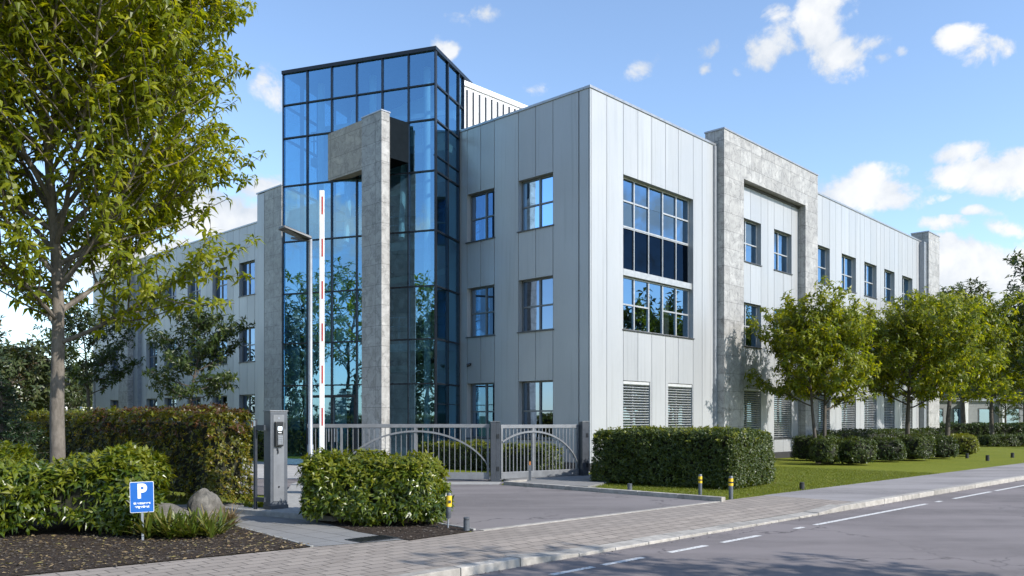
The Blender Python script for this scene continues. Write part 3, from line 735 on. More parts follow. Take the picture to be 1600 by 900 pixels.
# grey strip standing for the portal's shadow on the wall
m = MB(BL); WR.box(m, 7.99, 8.2, .002, .06, 0, ROOF-.02); m.build('portal_shadow_strip', M['galv'], bld)
# --- stone portal on the street facade
PA0, PA1, PTOP, PO = 8.21, 17.1, 13.38, .36
m = MB(BL)
WR.box(m, PA0, PA0+1.62, -.5, PO, 0, 11.72); WR.box(m, PA1-1.35, PA1, -.5, PO, 0, 11.72); WR.box(m, PA0, PA1, -.5, PO, 11.72, PTOP)
po = m.build('stone_portal', M['stone'], bld)
m = MB(BL); WR.box(m, PA0-.03, PA1+.03, -.53, PO+.03, PTOP, PTOP+.07); m.build('portal_coping', M['coping'], po, bevel=.006)
m = MB(BL); WR.box(m, PA0+1.625, PA1-1.355, .003, .06, 11.62, 11.715); m.build('portal_soffit_trim', M['sill'], po)
# --- stone pier at the far end
m = MB(BL); WR.box(m, 33.2, 35.3, -.6, .42, 0, 13.35); pe = m.build('stone_pier', M['stone'], bld)
m = MB(BL); WR.box(m, 33.17, 35.33, -.63, .45, 13.35, 13.42); m.build('pier_coping', M['coping'], pe)
m = MB(BL); WR.box(m, 32.75, 33.19, .003, .30, 0, 12.7); m.build('pier_flank', M['galv'], pe)
# --- piers on the wing
m = MB(BL); WW.box(m, 19.9, 21.55, -.4, .5, 0, 13.45); p1 = m.build('stone_pier', M['stone'], bld)
m = MB(BL); WW.box(m, 21.62, 22.3, -.4, .48, 0, 13.42); m.build('pier_flank', M['panel'], p1)
m = MB(BL); WW.box(m, 21.552, 21.618, -.38, .40, 0, 13.40); m.build('pier_groove', M['joint'], p1)
m = MB(BL); WW.box(m, 19.87, 22.33, -.43, .53, 13.452, 13.52); m.build('pier_coping', M['coping'], p1)
m = MB(BL); WW.box(m, 38.45, 39.95, -.4, .6, 0, 12.9); p2 = m.build('stone_pier', M['stone'], bld)
m = MB(BL); WW.box(m, 37.75, 38.44, .003, .25, 0, 12.15); m.build('pier_flank', M['galv'], p2)
# --- glass corner tower
d1 = an((-.943,.332)); d1 /= np.linalg.norm(d1); d2 = an((.332,.943)); d2 /= np.linalg.norm(d2)
T0 = an((-2.757,29.96)); TW = 6.40; TD = 7.0; TT = 15.0
WT = Wall(T0, d1, -d2); WS = Wall(T0, d2, -d1); WE = Wall(T0 + d1*TW, d2, d1)
g_ = MB(BL)
zt = [13.8, 12.53, 10.69, 8.55, 6.55, 4.64, 3.03]
def panes(w, xs, zs):                      # every pane sits a little differently in its frame
    for x0, x1 in zip(xs[:-1], xs[1:]):
        for z0, z1 in zip(zs[:-1], zs[1:]):
            ox, oz, o = random.gauss(0,.0022), random.gauss(0,.0026), -.03
            g_.quad(w.P(x0+.01,o-ox-oz,z0+.01), w.P(x1-.01,o+ox-oz,z0+.01), w.P(x1-.01,o+ox+oz,z1-.01), w.P(x0+.01,o-ox+oz,z1-.01))
zz_ = [0.0] + zt[::-1] + [TT]
panes(WT, [TW*i/6 for i in range(7)], zz_); panes(WS, [0,1.14,2.16,2.63], zz_); panes(WE, [0,1.2,2.4,3.6,4.8,6.0,7.0], zz_)
tow = g_.build('glass_tower', M['glass_blue'], bld)
m = MB(BL); zt = [13.8, 12.53, 10.69, 8.55, 6.55, 4.64, 3.03]
for i in range(7):
    a = TW*i/6
    WT.box(m, a-.024, a+.024, -.12, .03, 0, TT)
for a in (1.14, 2.16, 2.63): WS.box(m, a-.028, a+.028, -.12, .03, 0, TT)
for a in (1.2,2.4,3.6,4.8,6.0,7.0): WE.box(m, a-.03, a+.03, -.12, .03, 0, TT)
for z in zt:
    WT.box(m, .03, TW-.03, -.10, .022, z-.025, z+.025); WS.box(m, .03, 2.6, -.10, .022, z-.03, z+.03); WE.box(m, .03, TD-.03, -.10, .022, z-.03, z+.03)
for z in (12.0-.75, 2.3): WS.box(m, .03, 2.6, -.09, .018, z-.015, z+.015)
m.build('mullion_grid', M['mullion'], tow)
m = MB(BL); m.prism([xy(WT,-.05,.05), xy(WT,TW+.05,.05)[:2], xy(WE,TD,.05), xy(WS,TD,.05)][::-1], TT, TT+.13); m.build('tower_cap', M['mullion'], tow)
m = MB(BL); WT.box(m, 3.3, 5.25, -.11, .05, 0, 2.3); 
# entrance door leaves at the foot of the tower
dm = MB(BL)
for a in (3.25, 4.22, 5.20): WT.box(dm, a-.045, a+.045, -.05, .045, .02, 2.62)
WT.box(dm, 3.25, 5.2, -.05, .043, 2.56, 2.66); WT.box(dm, 3.29, 5.16, -.05, .04, .02, .14)
dd = dm.build('entrance_door', M['mullion'], tow)
hm = MB(BL); WT.box(hm, 4.08, 4.11, .06, .09, .9, 1.4); WT.box(hm, 4.33, 4.36, .06, .09, .9, 1.4); hm.build('handle', M['galv'], dd)
# tower interior
tin = [xy(WT,.2,-.25), xy(WE,.25,-.25), xy(WE,TD-.3,-.25), xy(WS,TD-.3,-.25)][::-1]
for z in (4.35, 8.25, 11.9):
    q = [xy(WT,.2,-1.5), xy(WE,1.5,-.25), xy(WE,TD-.3,-.25), xy(WS,TD-.3,-.25)][::-1]
    m = MB(BL); m.prism(q, z, z+.3); m.build('gallery_floor', M['interior'], tow)
    m = MB(BL)
    for zz in (.65, 1.0): WT.box(m, .25, TW-.25, -1.56, -1.51, z+.3+zz, z+.34+zz)
    for i in range(7): WT.box(m, .3 + i*.95, .34 + i*.95, -1.56, -1.51, z+.302, z+1.3)
    m.build('gallery_railing', M['galv'], tow)
m = MB(BL); WT.box(m, .15, TW-.15, -TD+.25, -TD+.05, 0, 12.2); m.build('tower_back_wall', M['interior'], tow)
m = MB(BL)
for a in (.9, 3.2, 5.5):
    q = WT.P(a,-1.25,0); m.cyl(q[0], q[1], .01, TT-.02, .13, 14)
m.build('column', M['white_metal'], tow)
m = MB(BL)
for a in (1.9, 4.3):
    m.tube([WT.P(a,-1.1,8.6), WT.P(a+1.2,-3.8,14.8)], .11, 8)
WT.box(m, .2, TW-.2, -2.4, -2.1, 13.3, 13.65); m.build('roof_beam', M['white_metal'], tow)
# --- entrance frame of stone standing before the tower: pillar, lintel, return
q0 = WT.P(4.383, 0, 0); EA = Wall(q0[:2], -dL, -dR)       # along towards the pillar
m = MB(BL); EA.box(m, 2.05, 3.20, -.36, 0, 0, 12.55); pil = m.build('entrance_pillar', M['stone'], bld)
m = MB(BL); EA.box(m, -.35, 2.047, -.36, -.004, 10.72, 12.50); m.build('entrance_lintel', M['stone_brown'], bld)
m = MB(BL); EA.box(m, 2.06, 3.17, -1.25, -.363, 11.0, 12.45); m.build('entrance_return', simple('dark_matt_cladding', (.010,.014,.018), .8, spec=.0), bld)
m = MB(BL); EA.box(m, 2.03, 3.22, -.38, .02, 12.553, 12.60); m.build('pillar_coping', M['coping'], pil)
# --- ribbed plant room on the roof
pc = T0 + d2*2.66; WP = Wall(pc, dR, -dL)
m = MB(BL); WP.box(m, 0, 9, -5, 0, ROOF-.4, 14.72)
ph = m.build('plant_room', M['white_metal'], bld)
m = MB(BL)
for i in range(26): WP.box(m, .12 + i*.34, .20 + i*.34, .002, .035, ROOF-.4, 14.6)
m.build('cladding_rib', M['dark_metal'], ph)
m = MB(BL); WP.box(m, -.02, 9.02, -5.02, .06, 14.722, 14.92); m.build('plant_room_coping', M['white_metal'], ph, bevel=.01)
# plinth
m = MB(BL); WR.box(m, .0, 33.1, .002, .03, 0, .28); WL.box(m, -.03, 6.2, .004, .03, 0, .28); WW.box(m, 22.4, 45.9, .002, .03, 0, .28); m.build('plinth', M['sill'], bld)

# CCTV camera on the wall
q = WL.P(5.72, 0, 3.83); cc = empty('cctv_camera', q, math.atan2(-dR[1], -dR[0]), 'small black security camera on grey wall between two window rows', 'security camera'); cc.scale = (.62,.62,.8)
m = MB(); m.box(.0,.03,-.05,.05,-.05,.05); m.box(.03,.10,-.015,.015,-.015,.015); m.build('bracket', M['black'], cc, bevel=.004)
m = MB(); m.tube([(.06,.02,-.01),(.20,-.10,-.06)], [.075,.07], 14); m.tube([(.20,-.10,-.06),(.22,-.118,-.066)], [.085,.085], 14); m.build('housing', M['black'], cc, smooth=True)

# ------------------------------------------------------------------ GATE
def gate_leaf(name, p, q, zb, zt_, nbar, arch, label, mid, end_posts):
    p, q = an(p), an(q); d = q - p; ln = np.linalg.norm(d); ang = math.atan2(d[1], d[0])
    root = empty(name, (p[0], p[1], 0), ang, label, 'gate')
    m = MB(); m.box(0, ln, -.035, .035, zt_-.10, zt_); m.build('top_rail', M['gate'], root, bevel=.006)
    m = MB(); m.box(0, ln, -.05, .05, zb, zb+.19); m.build('bottom_rail', M['gate'], root, bevel=.008)
    bm_ = MB(); bm_.box(-.010, .010, -.010, .010, zb+.188, zt_-.098); bar = None
    for i in range(nbar):
        x = ln*(i+.5)/nbar
        if bar is None: bar = bm_.build('bar', M['gate'], root); b = bar
        else: b = bar.copy(); col.objects.link(b); b.parent = root
        b.location = (x, 0, 0)
    a0, a1, za, zb2 = arch
    pts = []
    for i in range(33):
        t = -1 + 2*i/32; x = (a0+a1)/2 + t*(a1-a0)/2
        if -.001 <= x <= ln + .001: pts.append((x, -.045, zb2 + (za-zb2)*math.sqrt(max(0, 1 - .985*t*t))**1.25))
    m = MB()
    for a, b in zip(pts[:-1], pts[1:]):
        m.hexa([(a[0],-.065,a[2]-.026),(b[0],-.065,b[2]-.026),(b[0],-.02,b[2]-.026),(a[0],-.02,a[2]-.026),(a[0],-.065,a[2]+.026),(b[0],-.065,b[2]+.026),(b[0],-.02,b[2]+.026),(a[0],-.02,a[2]+.026)])
    m.build('arch_bar', M['gate'], root)
    m = MB(); m.box(mid-.038, mid+.038, -.04, .04, zb+.19, zt_-.1); m.build('stanchion', M['gate'], root, bevel=.005)
    for x in end_posts:
        m = MB(); m.box(x-.03, x+.03, -.034, .034, zb+.19, zt_-.1); m.build('end_stile', M['gate'], root, bevel=.005)
    return root
GX0, GY = -5.72, 23.35
gate_leaf('sliding_gate', (GX0,GY), (-.62,23.30), .06, 1.60, 34, (.98, 5.10, 1.40, .24), 'grey metal sliding gate leaf with full arch spanning the driveway entrance', 3.02, (.05, .95, 5.05))
gate_leaf('sliding_gate', (-.33,23.40), (1.98,25.05), .06, 1.58, 22, (-.60, 2.80, 1.38, .30), 'shorter grey gate leaf with half arch between two dark posts', 1.14, (.04, 2.79))
def gate_post(loc, label, w, rz):
    r = empty('gate_post', (*loc,0), rz, label, 'gate post', 'dark gate posts')
    m = MB(); m.box(-w, .02, -.11, .11, 0, 1.66); m.box(.022, .14, -.10, .10, 0, 1.665); m.build('post', M['gate_dark'], r, bevel=.008)
    m = MB(); m.box(-w-.01, .15, -.12, .12, 1.666, 1.68); m.build('cap', M['gate'], r, bevel=.003)
    m = MB(); m.box(-w-.06, .19, -.16, .16, .002, .03); m.build('base_plate', M['gate_dark'], r)
    m = MB(); m.box(.045, .115, -.112, -.101, 1.2, 1.32); m.box(.045, .115, -.112, -.101, .3, .42); m.build('roller_bracket', M['black'], r)
    return r
gate_post((-.48,23.25), 'dark steel gate post where the two gate leaves meet', .12, R(6))
gate_post((2.13,25.0), 'dark steel gate post at the trimmed hedge end', .10, R(30))

# short stop post with a warning tip in front of the half-arch gate
sp = empty('stop_post', (*at(828,751,.05),.055), 0, 'slim grey stop post with orange tip before the shorter gate leaf', 'post')
m = MB(); m.box(-.035,.035,-.035,.035,0,.42); m.build('post', M['boll'], sp, bevel=.006)
m = MB(); m.box(-.02,.02,-.02,.02,.42,.52); m.build('tip', simple('orange_tip',(.55,.2,.05),.5), sp, bevel=.004)

# ------------------------------------------------------------------ INTERCOM COLUMN
ia = math.atan2(dR[1], dR[0])              # x along dR, y along dL; front face looks along -dL = local -y
ip = an((-4.33,15.0))
ic = empty('intercom_column', (ip[0],ip[1],.10), ia, 'grey metal gate intercom column with black handset panel', 'intercom')
m = MB(); m.box(-.02,.33,-.01,.22,0,1.76); m.build('housing', M['intercom'], ic, bevel=.012)
m = MB(); m.box(.035,.255,-.020,-.0105,.14,1.70); m.build('door_panel', M['keys'], ic, bevel=.004)
m = MB(); m.box(-.03,.34,-.02,.23,1.762,1.785); m.build('top_cap', M['gate'], ic, bevel=.005)
m = MB(); m.box(-.03,.34,-.025,.23,.0,.07); m.build('plinth', M['gate_dark'], ic, bevel=.004)
m = MB(); m.box(.05,.21,-.075,-.021,1.13,1.58); un = m.build('handset_unit', M['black'], ic, bevel=.012)
m = MB(); m.box(.09,.18,-.079,-.0755,1.42,1.49); m.build('screen', M['screen'], un, bevel=.002)
m = MB(); m.box(.10,.165,-.079,-.0755,1.375,1.392); m.build('display_strip', M['white'], un)
m = MB(); m.box(.085,.19,-.088,-.0755,1.16,1.345); kp = m.build('keypad', M['keys'], un, bevel=.006)
for r_ in range(4):
    for c_ in range(3):
        m = MB(); m.box(.097+c_*.029,.118+c_*.029,-.093,-.0885,1.18+r_*.039,1.206+r_*.039); m.build('key', M['galv'], un)
m = MB(); m.box(.10,.125,-.034,-.0205,1.06,1.11); m.box(.112,.124,-.05,-.0345,1.0,1.075); m.build('lock', M['black'], ic)
m = MB(); m.tube([(.145,-.0205,.40),(.145,-.03,.40)], .016, 12); m.build('keyhole', M['black'], ic)
m = MB(); m.box(.268,.282,-.014,-.0105,1.44,1.56); m.build('slot', M['black'], ic)
m = MB(); m.tube([(.145,-.0205,1.64),(.145,-.024,1.64)], .018, 12); m.build('badge', M['galv'], ic)
# guard frame at its side
gf = empty('guard_rail', (ip[0]-.30, ip[1]+.06, .10), math.atan2(.18, -.30)+math.pi, 'black upright guard rail fixed beside the grey intercom column', 'guard rail')
m = MB(); m.box(-.025,.025,-.025,.025,0,1.62); m.build('upright', M['gate_dark'], gf, bevel=.004)
m = MB(); m.box(.026,.24,-.02,.02,1.42,1.52); m.build('top_arm', M['gate_dark'], gf, bevel=.004)
m = MB(); m.box(.026,.24,-.02,.02,.14,.22); m.build('bottom_arm', M['gate_dark'], gf, bevel=.004)
m = MB(); m.box(-.02,.02,-.028,-.0255,1.5,1.6); m.build('reflector', M['white'], gf)

# ------------------------------------------------------------------ BARRIER, LAMPS
bp = (-4.10, 18.0)
br = empty('barrier', (*bp,.10), 0, 'raised red and white barrier boom standing upright behind the laurel bush', 'barrier')
m = MB(); m.box(-.16,.16,.075,.40,0,.74); m.build('housing', M['gate'], br, bevel=.02)
m = MB(); m.box(-.05,.05,-.035,.035,.35,6.56); m.build('boom', M['white_metal'], br, bevel=.01)
for i in range(7):
    z = .58 + i*.91
    if z < 6.3:
        m = MB(); m.box(.002,.032,-.0385,-.0355,z,z+.38); m.build('red_stripe', M['red'], br)
m = MB(); m.tube([(0,-.07,.62),(0,.08,.62)], .07, 16); m.build('pivot', M['dark_metal'], br)
def lamp(loc, h, label, rz, name='street_lamp', heads=1, r=.062):
    rt = empty(name, loc, rz, label, 'street lamp')
    m = MB(); m.tube([(0,0,0),(0,0,1.0),(0,0,1.02),(0,0,h)], [r*1.15,r*1.15,r*.9,r*.72], 16); m.build('pole', M['galv'], rt, smooth=True)
    m = MB(); m.box(-.035,.50 if heads == 1 else .35,-.03,.03,h-.06,h-.01); m.build('arm', M['dark_metal'], rt, bevel=.008)
    m = MB()
    if heads == 1: m.hexa([(.05,-.20,h-.03),(.75,-.19,h+.16),(.75,.19,h+.16),(.05,.20,h-.03),(.05,-.19,h+.04),(.75,-.17,h+.22),(.75,.17,h+.22),(.05,.19,h+.04)])
    else: m.box(-.45,.45,-.17,.17,h,h+.07)
    hd = m.build('lamp_head', M['dark_metal'], rt, bevel=.012)
    m = MB()
    if heads == 1: m.hexa([(.16,-.15,h-.010),(.66,-.14,h+.126),(.66,.14,h+.126),(.16,.15,h-.010),(.16,-.15,h-.002),(.66,-.14,h+.134),(.66,.14,h+.134),(.16,.15,h-.002)])
    else: m.box(-.4,.4,-.13,.13,h-.008,h-.001)
    m.build('led_panel', simple('led_cover',(.12,.125,.09),.3), hd)
    return rt
lamp((-4.95,20.5,.10), 6.05, 'slim galvanised street lamp with flat black head before the glass tower', R(180+38))
x, y = at(147, 712); lamp((x,y,0), 5.05 if False else 1.7 + (657-570)*y/F, 'distant grey lamp post with wide flat head behind the tall hedge', R(10), heads=2, r=.075)
for i, u in enumerate((103,127)):
    x, y = at(u, 700); mk = empty('marker_post', (x,y,0), 0, 'thin white marker post behind the tall hedge', 'post', 'white marker posts behind the hedge')
    m = MB(); m.tube([(0,0,0),(0,0,2.5),(0,0,2.55)], [.09,.085,.05], 10); m.build('post', M['white_metal'], mk, smooth=True)
    m = MB(); m.tube([(0,0,2.2),(0,0,2.35)], .095, 10); m.build('band', M['galv'], mk)

# ------------------------------------------------------------------ PARKING SIGN
def text_mesh(name, s, size, mat, parent, loc, bold=0.0, extrude=.001, rot=(R(90),0,0), wscale=1.0):
    cu = bpy.data.curves.new(name, 'FONT'); cu.body = s; cu.size = size; cu.align_x = 'CENTER'; cu.align_y = 'CENTER'; cu.extrude = extrude; cu.offset = bold
    to = bpy.data.objects.new(name, cu); col.objects.link(to)
    dg = bpy.context.evaluated_depsgraph_get(); me = bpy.data.meshes.new_from_object(to.evaluated_get(dg))
    bpy.data.objects.remove(to); me.materials.clear(); me.materials.append(mat)
    o = bpy.data.objects.new(name, me); col.objects.link(o); o.parent = parent; o.location = loc; o.rotation_euler = rot; o.scale = (wscale,1,1)
    return o
sx, sy = (223-800)/F*11.75, 11.75
ps = empty('parking_sign', (sx,sy,0), R(14), 'small blue parking sign with white letter P on grey stake', 'sign')
ps.rotation_euler = (R(-3), R(-1.2), R(20)); ps.scale = (.88, 1, 1)
m = MB(); m.box(-.017,.017,.012,.046,-.1,.72); m.build('stake', M['galv'], ps, bevel=.003)
def rrect(w, h, r, y0, y1, zc, m):
    pts = []
    for cx, cz, a in ((w-r,h-r,0),(-w+r,h-r,90),(-w+r,-h+r,180),(w-r,-h+r,270)):
        for i in range(5):
            t = R(a + i*22.5); pts.append((cx + r*math.cos(t), cz + r*math.sin(t)))
    n = len(m.v); k = len(pts)
    m.v += [(p[0], y0, zc+p[1]) for p in pts] + [(p[0], y1, zc+p[1]) for p in pts]
    m.f.append(tuple(n+i for i in range(k))); m.f.append(tuple(n+k+i for i in range(k-1,-1,-1)))
    for i in range(k): m.f.append((n+(i+1)%k, n+i, n+k+i, n+k+(i+1)%k))
m = MB(); rrect(.176,.216,.018,.0,.010,.62,m); pb = m.build('sign_border', M['white'], ps)
m = MB(); rrect(.170,.210,.016,-.002,-.0005,.62,m); m.build('sign_face', M['blue'], ps)
text_mesh('letter', 'P', .275, M['white'], ps, (-.0,-.0035,.695), .011)
text_mesh('lettering', 'tit ertraneret', .046, M['white'], ps, (0,-.0035,.535), .0016)
text_mesh('lettering', 'ertgertbeut', .046, M['white'], ps, (0,-.0035,.485), .0016)

# ------------------------------------------------------------------ BOLLARDS
def boll(name, u, v, h, r, label, style, tilt=0, base=0.0, grp=None):
    x, y = at(u, v, base); rt = empty(name, (x,y,base), 0, label, 'bollard', grp); rt.rotation_euler = (0, R(tilt), R(20))
    if style == 'yellow':
        m = MB(); m.lathe([(r,0),(r,h-.015),(r*.8,h)], 20); m.build('post', M['boll'], rt, smooth=True)
        m = MB(); m.lathe([(r+.003,h*.58),(r+.003,h*.9)], 20); m.build('yellow_band', M['yellow'], rt, smooth=True)
        m = MB(); m.lathe([(r+.006,h*.70),(r+.006,h*.76)], 20); m.build('ring', M['boll_dark'], rt, smooth=True)
    elif style == 'stem':
        m = MB(); m.lathe([(.014,0),(.014,h*.32)], 10); m.build('stem', M['galv'], rt, smooth=True)
        m = MB(); m.lathe([(r*.9,h*.30),(r,h*.32),(r,h-.02),(r*.8,h)], 20); m.build('post', M['boll'], rt, smooth=True)
        m = MB(); m.lathe([(r+.003,h*.62),(r+.003,h*.93)], 20); m.build('yellow_band', M['yellow'], rt, smooth=True)
        m = MB(); m.box(-.02,.02,-r-.008,-r-.003,h*.72,h*.80); m.build('symbol', M['boll_dark'], rt)
    else:
        mt = M['boll'] if style == 'grey' else M['boll_dark']
        m = MB(); m.lathe([(r,0),(r,h*.80)], 22); m.build('post', mt, rt, smooth=True)
        m = MB(); m.lathe([(r*.86,h*.80),(r*.86,h*.86)], 22); m.build('groove', M['black'], rt, smooth=True)
        m = MB(); m.lathe([(r,h*.86),(r,h*.98),(r*.9,h)], 22); m.build('cap', mt, rt, smooth=True)
    return rt
boll('marker_bollard', 700, 826, .56, .042, 'yellow banded bollard on thin stem beside the laurel bush', 'stem', 2)
boll('bollard', 729, 830, .215, .048, 'short grey bollard at the brick pavement edge near laurel bush', 'grey')
boll('bollard', 984, 767, .17, .055, 'short grey bollard on the driveway kerb before the long hedge', 'grey', 0, .06)
boll('marker_bollard', 1094, 774, .48, .042, 'yellow banded bollard on grass close against the long hedge front', 'yellow')
boll('marker_bollard', 1142, 780, .50, .046, 'yellow banded bollard at the pavement edge by the hedge corner', 'yellow')
boll('path_light', 1253, 765, .18, .06, 'short black light bollard on lawn past the long hedge', 'dark')
boll('path_light', 1511, 716, .22, .07, 'short black light bollard on lawn near the clipped shrubs end', 'dark')
boll('path_light', 1543, 720, .24, .075, 'short black light bollard on lawn beside the far footway', 'dark')
boll('path_light', 1582, 715, .22, .075, 'short black light bollard on the far lawn below the last street tree', 'dark')

# drain cover
dc = empty('drain_cover', (*at(582,843),.008), RA, 'dark square drain cover set in the paved path', 'drain cover')
m = MB(); m.box(-.33,.33,-.21,.21,.0,.006); m.build('frame', M['dark_metal'], dc)
m = MB()
for i in range(9): m.box(-.29 + i*.066, -.255 + i*.066, -.18, .18, .0065, .012)
m.build('grate', M['black'], dc)

# ------------------------------------------------------------------ BOULDERS, GROUND PLANTS
def boulder(loc, dims, seed, label, rz, tilt=0):
    bm = bmesh.new(); bmesh.ops.create_icosphere(bm, subdivisions=4, radius=1)
    g = np.random.default_rng(seed); X = np.array([v.co for v in bm.verts])
    for i in range(9):                      # flat broken faces
        d = nrmz(g.normal(0,1,3)); k = g.uniform(.62,.85); t = X@d
        X = X - np.maximum(t - k, 0)[:,None]*d*.92
    X = X*(1 + lumps(X, seed, .06, 3.5)[:,None] + lumps(X, seed+5, .025, 11)[:,None])*an(dims)/2
    for v, q in zip(bm.verts, X): v.co = (q[0], q[1], q[2] + dims[2]*.36)
    me = bpy.data.meshes.new('boulder'); bm.to_mesh(me); bm.free(); me.materials.append(M['rock'])
    me.polygons.foreach_set('use_smooth', [True]*len(me.polygons)); me.set_sharp_from_angle(angle=R(28))
    o = bpy.data.objects.new('boulder', me); col.objects.link(o); o.location = loc; o.rotation_euler = (0, R(tilt), rz)
    return tag(o, label, 'boulder')
boulder((-5.12,13.85,.01), (.60,.5,.68), 3, 'taller grey boulder leaning behind the flat one at the hedge end', .4, 12)
boulder((-5.55,13.25,.01), (.80,.5,.44), 8, 'low flat grey boulder behind the strappy plant', .1)
def strappy(name, loc, n, L, spread, label, mat, seed, W=.03, up=1.0):
    g = np.random.default_rng(seed); rt = empty(name, loc, 0, label, 'plant')
    nc = max(1, n//22); C = np.column_stack([g.normal(0,spread[0],nc), g.normal(0,spread[1],nc), np.zeros(nc)]); idx = g.integers(0,nc,n)
    az = g.uniform(0,6.28,n); el = g.uniform(.35,1.35,n); ll = L*g.uniform(.5,1.15,n)
    P = C[idx] + g.normal(0,.02,(n,3))*an((1,1,0)) + an((0,0,.01)); V = []; T = []
    hd = np.column_stack([np.cos(az), np.sin(az), np.zeros(n)]); sd = np.column_stack([-np.sin(az), np.cos(az), np.zeros(n)])
    m = 5
    for i in range(m+1):
        t = i/m; r = ll*np.cos(el)*t; z = ll*np.sin(el)*(t - .55*t*t*(1.4-np.sin(el))) * up
        w = W*(.5 + 1.2*t)*(1-t)**.7 + .001
        c = P + hd*r[:,None] + an((0,0,1))*z[:,None]
        V.append(np.stack([c - sd*w, c + sd*w], 1))
    V = np.stack(V, 1).reshape(n, -1, 3)                # n, (m+1)*2
    tri = []
    for i in range(m):
        a = i*2; tri += [[a,a+1,a+3],[a,a+3,a+2]]
    T = (np.array(tri)[None] + np.arange(n)[:,None,None]*(m+1)*2).reshape(-1,3)
    V = V.reshape(-1,3); V[:,2] = np.maximum(V[:,2], .005)
    np_mesh('leaves', V, T, M[mat], rt); return rt
strappy('strappy_plant', (-4.82,12.2,.012), 700, .52, (.30,.17), 'green strappy plant clump on soil in front of boulders', 'leaf_sedge', 5, .026)
strappy('dry_grass_tuft', (-4.62,13.25,.012), 260, .42, (.10,.08), 'dry straw coloured grass tuft beside the leaning boulder', 'leaf_dry', 6, .012)
strappy('ground_plant', (-4.75,15.55,.012), 120, .30, (.12,.15), 'small leafy ground plant at the foot of the tall hedge end', 'leaf_yellow', 9, .03)

# ------------------------------------------------------------------ HEDGES AND BUSHES
aL = math.atan2(dL[1], dL[0])
# tall hedge: front face along dL, lit end face towards the road
hc = an((-5.83,16.0)); Lh = 19.0; Th = 1.05
c = hc + dL*Lh/2 + dR*Th/2
shrub('tall_hedge', (c[0],c[1],0), aL, (Lh,Th,1.92), 11500, 'tall clipped hedge with rusty brown top behind the boulders', 'hedge', 'leaf_beech', 21, 9, .10, .045, 5, amp=.05, freq=2.2, depth=.08, core=.6,
      extra=[('leaf_rust', 500, .72, -1.0, -.35, 'rusty_tips'), ('leaf_yellow', 420, .8, -.98, 1, 'fresh_tips')])
shrub('laurel_bush', ((88-800)/F*12.9,12.9,0), R(6), (3.1,1.9,1.10), 3300, 'broad laurel bush around the blue parking sign', 'bush', 'leaf_laurel', 22, 4.2, .165, .058, 6, amp=.15, freq=2.6, depth=.16, core=.5, droop=.3, top_bias=1.3, extra=[('leaf_yellow', 260, .6, -1, 1, 'fresh_tips')])
shrub('laurel_bush', (-2.3,13.95,0), R(-12), (2.2,1.4,1.06), 3600, 'trimmed laurel bush between intercom column and driveway', 'bush', 'leaf_laurel', 23, 3.6, .125, .046, 6, amp=.08, freq=3.2, depth=.12, core=.5, droop=.3, top_bias=1.3, extra=[('leaf_yellow', 240, .6, -1, 1, 'fresh_tips')])
# long hedge beside the driveway
hA = an((5.4,20.2)); hdir = nrmz(an((2.12,22.6)) - hA); hl = np.linalg.norm(an((2.12,22.6)) - hA); hw = 2.9; hn = an((hdir[1], -hdir[0])); hn = hn if hn@dR > 0 else -hn
c = hA + hdir*hl/2 + hn*hw/2
shrub('long_hedge', (c[0],c[1],0), math.atan2(hdir[1],hdir[0]), (hl,hw,1.42), 12500, 'dense clipped green hedge block beside the driveway kerb', 'hedge', 'leaf_hedge', 24, 10, .088, .04, 5, amp=.04, freq=2.5, depth=.06, core=.85,
      extra=[('leaf_yellow', 300, .8, -1, 1, 'fresh_tips')])
# hedges behind the gate
c = an((1.25,26.35)) + dL*3.0
shrub('low_hedge', (c[0],c[1],0), aL, (6.2,.9,.86), 3200, 'low clipped hedge behind the gate along the building foot', 'hedge', 'leaf_hedge', 25, 8, .09, .04, 5, amp=.05, depth=.05, extra=[('leaf_yellow', 500, .75, -1, 1, 'fresh_tips')])
shrub('low_hedge', ((409-800)/F*37.5,37.5,0), aL+R(25), (6.5,1.4,1.2), 3200, 'green hedge across the forecourt beyond the intercom column', 'hedge', 'leaf_laurel', 26, 8, .14, .06, 5, amp=.05)
# ball-clipped shrubs along the lawn
rowdef = [(1297,727,1.25,1.05,'leaf_hedge'), (1345,727,1.5,1.05,'leaf_hedge'), (1395,722,1.4,1.0,'leaf_dark'), (1440,720,1.5,1.12,'leaf_hedge'), (1479,717,1.35,1.05,'leaf_dark'), (1511,713,1.5,1.0,'leaf_yellow')]
rlab = ['clipped round shrub touching the double trunk of the first street tree', 'clipped round shrub standing alone just past the double trunked tree', 'darker clipped shrub third along the facade row', 'larger clipped shrub under the second street tree', 'dark clipped shrub between the second and third street trees', 'yellow green loose shrub closing the row of clipped shrubs']
for i, (u, v, w, h, lf) in enumerate(rowdef):
    x, y = at(u, v); shrub('clipped_shrub', (x, y+.5, -.012), RA + i, (w, w*.9, h), 800, rlab[i], 'shrub', lf, 40+i, 3.2, .10, .045, 5, 'clipped shrubs along the facade lawn', amp=.06, depth=.06)
x, y = (1275-800)/F*35.5, 35.5
shrub('low_hedge', (x, y, -.012), aL, (1.8,1.2,1.1), 900, 'dark low hedge behind the double trunked street tree', 'hedge', 'leaf_dark', 51, 6, .10, .045, 5)
x, y = (1390-800)/F*43, 43
shrub('low_hedge', (x, y, -.012), RA, (15,1.1,1.25), 2600, 'long dark hedge between clipped shrubs and shuttered windows', 'hedge', 'leaf_dark', 52, 8, .14, .06, 5)
x, y = (1540-800)/F*66, 66
shrub('low_hedge', (x, y, -.012), R(-8), (9.5,2,1.45), 2200, 'dark clipped hedge in front of the white neighbouring building', 'hedge', 'leaf_dark', 53, 8, .2, .09, 5)
x, y = (1585-800)/F*55, 55
